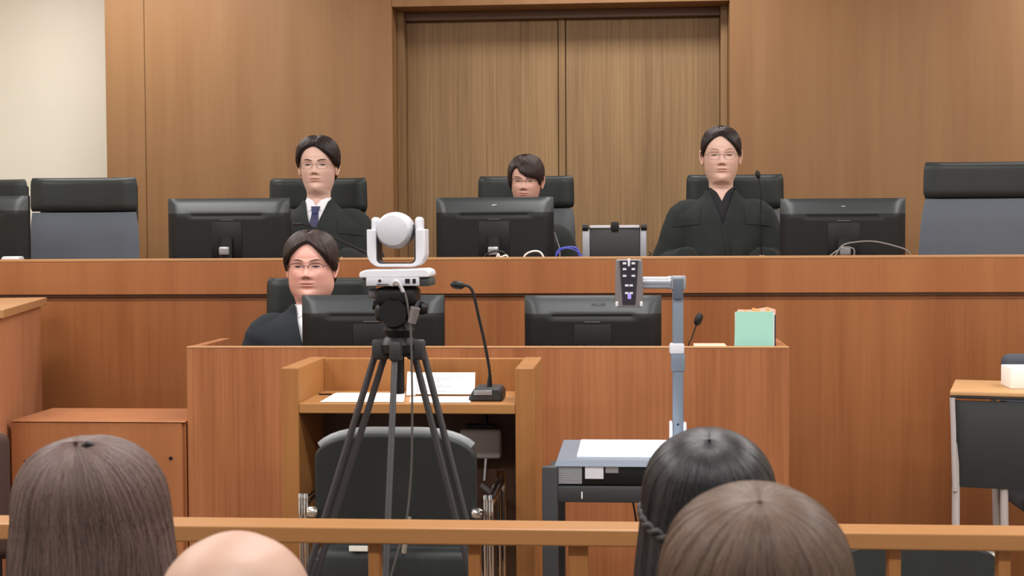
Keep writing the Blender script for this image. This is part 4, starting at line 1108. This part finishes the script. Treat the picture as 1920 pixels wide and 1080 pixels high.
    def front(s, x, z, lift=.003):
        """point on the front of the last garment, in root coordinates, from chin coordinates (scaled)"""
        p = s.warp([[x, -.1, z]])[0]
        h = s.gb.ray_cast(Vector((p[0], -.6, p[2])), Vector((0, 1, 0)))
        y = h[0].y if h[0] is not None else .0
        return Vector((p[0], y-lift, p[2]))
    def flap(s, name, poly, m, lift=.004, th=.003, parent=None, nsub=6):
        """quad cloth piece lying on the garment front: poly 4 corners (x,z)"""
        vs = []; n = nsub
        P4 = [Vector((a, 0, b)) for a, b in poly]
        for j in range(n+1):
            for i in range(n+1):
                a = P4[0].lerp(P4[1], i/n); b = P4[3].lerp(P4[2], i/n); c = a.lerp(b, j/n); vs.append(s.front(c.x, c.z, lift))
        ys = [v.y for v in vs]
        m_ = len(vs); vs = vs+[v+Vector((0, th, 0)) for v in vs]; fs = []
        for j in range(n):
            for i in range(n):
                k_ = j*(n+1)+i; fs.append((k_, k_+1, k_+n+2, k_+n+1)); fs.append((m_+k_, m_+k_+n+1, m_+k_+n+2, m_+k_+1))
        rim = [i for i in range(n+1)]+[(j+1)*(n+1)-1 for j in range(1, n+1)]+[n*(n+1)+i for i in range(n-1, -1, -1)]+[j*(n+1) for j in range(n-1, 0, -1)]
        for k_ in range(len(rim)): a = rim[k_]; b = rim[(k_+1) % len(rim)]; fs.append((a, b, b+m_, a+m_))
        return s.mesh(name, vs, fs, m, raw=True, parent=parent)
    def trousers(s, m=None):
        g = MB()
        for sx in (-1, 1):
            hp = Vector((sx*.09, .02, s.seat+.085)); kn = Vector((sx*.13, -.37, s.seat+.07)); ft = Vector((sx*.13, -.22, s.foot+.08))
            g.tube([hp, kn+Vector((0, -.02, 0))], [.092, .072], 14); g.tube([kn, ft], [.070, .055], 14)
        return s.mesh('trousers', g.v, g.f, m or TROUS)

mat('skin', (212, 166, 150), .5, sss=.12, tint=True, noise=.03, nscale=12)
mat('skin_flushed', (218, 164, 150), .48, sss=.12, tint=True, noise=.03, nscale=12)
mat('skin_pale', (220, 182, 166), .5, sss=.12, tint=True, noise=.02, nscale=12)
mat('skin_scalp', (172, 140, 122), .5, sss=.12, tint=True, noise=.05, nscale=14)
H_BLK = hairmat('black_hair', (44, 34, 32)); H_BLKS = mat('black_hair_mass', (27, 21, 20), .6)
H_SOFT = hairmat('dark_brown_hair', (58, 46, 43)); H_SOFTS = mat('dark_brown_hair_mass', (34, 27, 25), .6)

def chin_at(px, py, Y): return tuple(W(px, py, Y))
PF = .46
# ---- judge with navy tie
k = 6.50
P = Person('man with black hair, thin glasses, black robe, white collar and navy tie', chin_at(597, 358, k), .45, .94, 1.06, yaw=.04, neck=.035, rest=JZ, face=dict(wide=1.0, jaw=.97), skin='skin_pale')
P.eyes(op=.0036, browz=.1235)
P.hair(dict(zend=[(-180, .01), (-140, .02), (-112, .05), (-90, .095), (-72, .098), (-60, .112), (-46, .138), (-30, .168), (-12, .186), (-2, .188), (8, .176), (22, .156), (38, .134), (54, .114), (70, .100), (90, .095), (112, .05), (140, .02), (180, .01)],
            start=[(-180, -180, 78), (-120, -150, 80), (-75, -20, 80), (-40, -3, 68), (-10, -3, 58), (0, -2, 56), (10, -1, 58), (40, -1, 68), (75, 16, 80), (120, 150, 80), (180, 180, 78)],
            thick=[(-180, .016), (-90, .017), (-50, .018), (-10, .014), (10, .014), (50, .019), (90, .017), (180, .016)], mess=.08), H_BLK, H_BLKS, 5000, rad=.0008, seed=3)
P.glasses(WIREF, 'full', r=.0008)
sh = P.garment('shirt', SHIRT, off=.006, sleeves=False, folds=0, top=-.035, vcuts=((-.100, .60),))
P.flap('collar', [(-.054, -.034), (-.044, -.036), (-.005, -.104), (-.036, -.126)], SHIRT, .004, parent=sh)
P.flap('collar', [(.044, -.036), (.054, -.034), (.036, -.126), (.005, -.104)], SHIRT, .004, parent=sh)
P.flap('necktie', [(-.013, -.122), (.013, -.122), (.030, -.27), (-.030, -.27)], TIE, .008, .004)
P.flap('necktie_knot', [(-.019, -.101), (.019, -.101), (.013, -.130), (-.013, -.130)], TIE, .013, .008)
rb = P.garment('robe', ROBE, off=.024, vcuts=((-.225, .34),), top=-.045, shoulder=.08)
P.flap('yoke_flap', [(-.185, -.180), (-.10, -.158), (-.105, -.215), (-.20, -.225)], ROBE, .004, parent=rb)
P.flap('yoke_flap', [(.10, -.158), (.185, -.180), (.20, -.225), (.105, -.215)], ROBE, .004, parent=rb)
P.trousers()
# ---- judge in the middle
P = Person('woman in glasses with swept dark bangs, seen above the middle monitor', chin_at(986, 378, 6.47), .45, .94, .91, yaw=-.05, pitch=.10, roll=.03, rest=JZ, face=dict(wide=1.0, jaw=.95), skin='skin')
P.eyes(op=.0018, browz=.1235, brow=.003)
P.hair(dict(zend=[(-180, .02), (-130, .03), (-100, .07), (-86, .045), (-70, .050), (-52, .085), (-40, .140), (-30, .165), (-20, .166), (-12, .145), (5, .128), (20, .122), (38, .118), (52, .100), (62, .078), (74, .105), (92, .115), (110, .07), (130, .03), (180, .02)],
            start=[(-180, -180, 78), (-130, -150, 80), (-90, -40, 76), (-50, -27, 66), (-25, -22, 60), (-15, -20, 60), (30, -18, 64), (70, -14, 74), (120, 150, 82), (180, 180, 78)],
            thick=[(-180, .012), (-90, .012), (-40, .012), (0, .013), (50, .014), (90, .012), (180, .012)], mess=.03, clumph=.001), H_SOFT, H_SOFTS, 4500, rad=.0007, seed=5)
P.glasses(GLASSF, 'half', r=.0012, w=.0235)
P.garment('robe', ROBE, off=.022, top=-.075, shoulder=.04)
P.trousers()
# ---- judge on the right
P = Person('robed woman with parted black hair and thin glasses, sitting tallest on the right', chin_at(1352, 338, 6.50), .45, .95, 1.04, yaw=-.02, pitch=.05, neck=.03, rest=JZ, face=dict(wide=1.0, jaw=1.0), skin='skin_pale')
P.eyes(op=.0016, browz=.1275, brow=.003, browm=mat('soft_brow', (132, 100, 86), .9))
HS = P.hair(dict(zend=[(-180, .02), (-130, .03), (-100, .08), (-84, .090), (-66, .105), (-50, .128), (-34, .156), (-18, .180), (-6, .192), (2, .190), (12, .172), (28, .146), (44, .124), (60, .108), (84, .090), (100, .08), (130, .03), (180, .02)],
            start=[(-180, -180, 78), (-120, -150, 80), (-75, -20, 80), (-40, -7, 68), (-6, -6, 60), (0, -5, 60), (40, -4, 68), (75, 16, 80), (120, 150, 80), (180, 180, 78)],
            thick=[(-180, .013), (-90, .007), (-40, .009), (0, .012), (40, .011), (90, .007), (180, .013)], mess=.015, clumph=.0008), H_BLK, H_BLKS, 4500, rad=.0007, seed=6)
P.glasses(WIREF, 'full', r=.0008)
P.garment('inner_top', INNERBLK, off=.006, sleeves=False, folds=0, top=-.03, vcuts=((-.118, .53),))
rb = P.garment('robe', ROBE, off=.024, vcuts=((-.218, .36),), top=-.045, shoulder=.07)
P.flap('yoke_flap', [(-.185, -.180), (-.09, -.150), (-.095, -.215), (-.205, -.225)], ROBE, .004, parent=rb)
P.flap('yoke_flap', [(.09, -.150), (.185, -.180), (.205, -.225), (.095, -.215)], ROBE, .004, parent=rb)
P.flap('front_edge', [(-.004, -.225), (.012, -.225), (.034, -.36), (.016, -.36)], ROBE, .005, parent=rb)
P.trousers()
# ---- clerk
P = Person('round-faced man in dark-rimmed glasses sitting low behind the clerks desk monitor', chin_at(584, 557, 5.40), .14, .63, 1.08, yaw=.03, neck=.055, rest=.74, face=dict(wide=1.04, jaw=1.13, flush=.5, cheek=1.6), skin='skin_flushed')
P.eyes(op=.0034, browz=.1255, brow=.0036)
P.hair(dict(zend=[(-180, .01), (-140, .02), (-112, .05), (-92, .090), (-76, .088), (-62, .106), (-46, .126), (-28, .152), (-12, .178), (1, .192), (10, .180), (26, .150), (44, .122), (60, .104), (76, .088), (92, .090), (112, .05), (140, .02), (180, .01)],
            start=[(-180, -180, 78), (-120, -150, 80), (-75, -20, 80), (-40, -3, 68), (-10, -1, 58), (0, 0, 56), (10, 1, 58), (40, 1, 68), (75, 16, 80), (120, 150, 80), (180, 180, 78)],
            thick=[(-180, .014), (-90, .014), (-50, .018), (-10, .016), (10, .016), (50, .018), (90, .014), (180, .014)], mess=.08), H_SOFT, H_SOFTS, 5000, rad=.0008, seed=8)
P.glasses(GLASSF, 'half', r=.0012, w=.0245)
sh = P.garment('shirt', SHIRT, off=.006, sleeves=False, folds=0, top=-.035, vcuts=((-.100, .60),))
P.flap('collar', [(-.056, -.034), (-.044, -.036), (-.005, -.104), (-.036, -.126)], SHIRT, .004, parent=sh)
P.flap('collar', [(.044, -.036), (.056, -.034), (.036, -.126), (.005, -.104)], SHIRT, .004, parent=sh)
rb = P.garment('robe', SUITN, off=.026, vcuts=((-.225, .33),), top=-.05, shoulder=.16)
P.trousers()

# ================================================================== SPECTATORS IN THE FOREGROUND (seen from behind)
def spectator(label, px, ptop, Y, scale, cloth, skin='skin', yaw=0, pitch=0, roll=0, face=None):
    t = W(px, ptop, Y); chz = t.z-.2245*scale
    f = dict(ears=True); f.update(face or {})
    P = Person(label, (t.x, Y, chz), 0, .36, scale, yaw, pitch, roll, face=f, skin=skin, facing=PI)
    P.garment('jacket', cloth, off=.018, top=-.075, shoulder=.03, vox=.008)
    P.trousers(); return P
CL1 = mat('grey_brown_jacket', (84, 76, 72), .9, bump=.3, bscale=300, noise=.06)
CL2 = mat('charcoal_jacket', (48, 46, 48), .9, bump=.3, bscale=300, noise=.06)
LONG = [(-180, .116), (180, .116)]
HB1 = hairmat('long_brown_hair', (96, 77, 72), .42, .3); HB1S = mat('long_brown_hair_mass', (52, 40, 37), .6)
HB2 = hairmat('chestnut_hair', (90, 72, 61), .42, .28); HB2S = mat('chestnut_hair_mass', (62, 46, 36), .6)
HB3 = hairmat('black_long_hair', (36, 34, 37), .34, .45); HB3S = mat('black_long_hair_mass', (22, 20, 21), .6)
circ = [(-180, -180, 74), (-90, -90, 74), (0, 0, 74), (90, 90, 74), (180, 180, 74)]
P = spectator('woman with long loose dark brown hair, seen from behind at lower left', 172, 852, 2.05, 1.02, CL1)
P.hair(dict(zend=LONG, start=[(-180, 176, 70), (180, 176, 70)], thick=[(-180, .026), (-90, .034), (0, .024), (90, .034), (180, .026)],
            drop=.38, flarep=[0, .010, .004, -.01], wave=.013, wf=7, clumps=150, clump=.5, clumph=.003, mess=.09), HB1, HB1S, 26000, 30, rad=.00045, seed=11)
c_ = P.hpos(np.array([math.radians(66)]), np.array([-PI*.90]), np.array([.030]))[0]
g = MB().tube([Vector(c_)+Vector((-.008, 0, .002)), Vector(c_)+Vector((0, .003, .004)), Vector(c_)+Vector((.008, .001, .001))], [.003, .0055, .003], 10)
P.mesh('hair_clip', g.v, g.f, BLACK)
P = spectator('bald-headed person seen from behind at the bottom edge', 440, 997, 1.52, 1.03, CL2, 'skin_scalp', face=dict(wide=1.03, bald=True))
P = spectator('woman with black half-tied hair, seen from behind in front of the document camera', 1329, 825, 2.18, 1.06, CL2, yaw=0)
P.hair(dict(zend=LONG, start=[(-180, 178, 66), (180, 178, 66)], thick=[(-180, .014), (-90, .018), (0, .016), (90, .018), (180, .014)],
            drop=.40, flarep=[0, .012, .020, .02], wave=.003, wf=7, clumps=120, clump=.4, clumph=.002, mess=.06), HB3, HB3S, 22000, 30, rad=.0005, seed=12)
# twisted strand pulled back from the temple
tw = MB()
for ph0 in (0, PI):
    pts = []
    for i in range(41):
        t = i/40; az = math.radians(84+96*t); el_ = math.radians(6-24*t**.8)
        c = P.hpos(np.array([el_]), np.array([az]), np.array([.020]))[0]
        a = t*26+ph0; pts.append(Vector(c)+Vector((0, .004*math.cos(a), .004*math.sin(a))))
    tw.tube(pts, [(.0042+.0015*math.sin(PI*i/40)) for i in range(41)], 8)
P.mesh('hair_twist', tw.v, tw.f, mat('black_twist', (34, 30, 31), .45, bump=.8, bscale=300))
P = spectator('woman with smooth chestnut brown hair, closest, seen from behind at lower right', 1416, 941, 1.52, 1.04, CL1)
P.hair(dict(zend=LONG, start=[(-180, 180, 66), (180, 180, 66)], thick=[(-180, .018), (-90, .021), (0, .018), (90, .021), (180, .018)],
            drop=.36, flarep=[0, .010, .012, .0], wave=.002, wf=5, clumps=110, clump=.4, clumph=.0022, mess=.06), HB2, HB2S, 26000, 30, rad=.00042, seed=13)
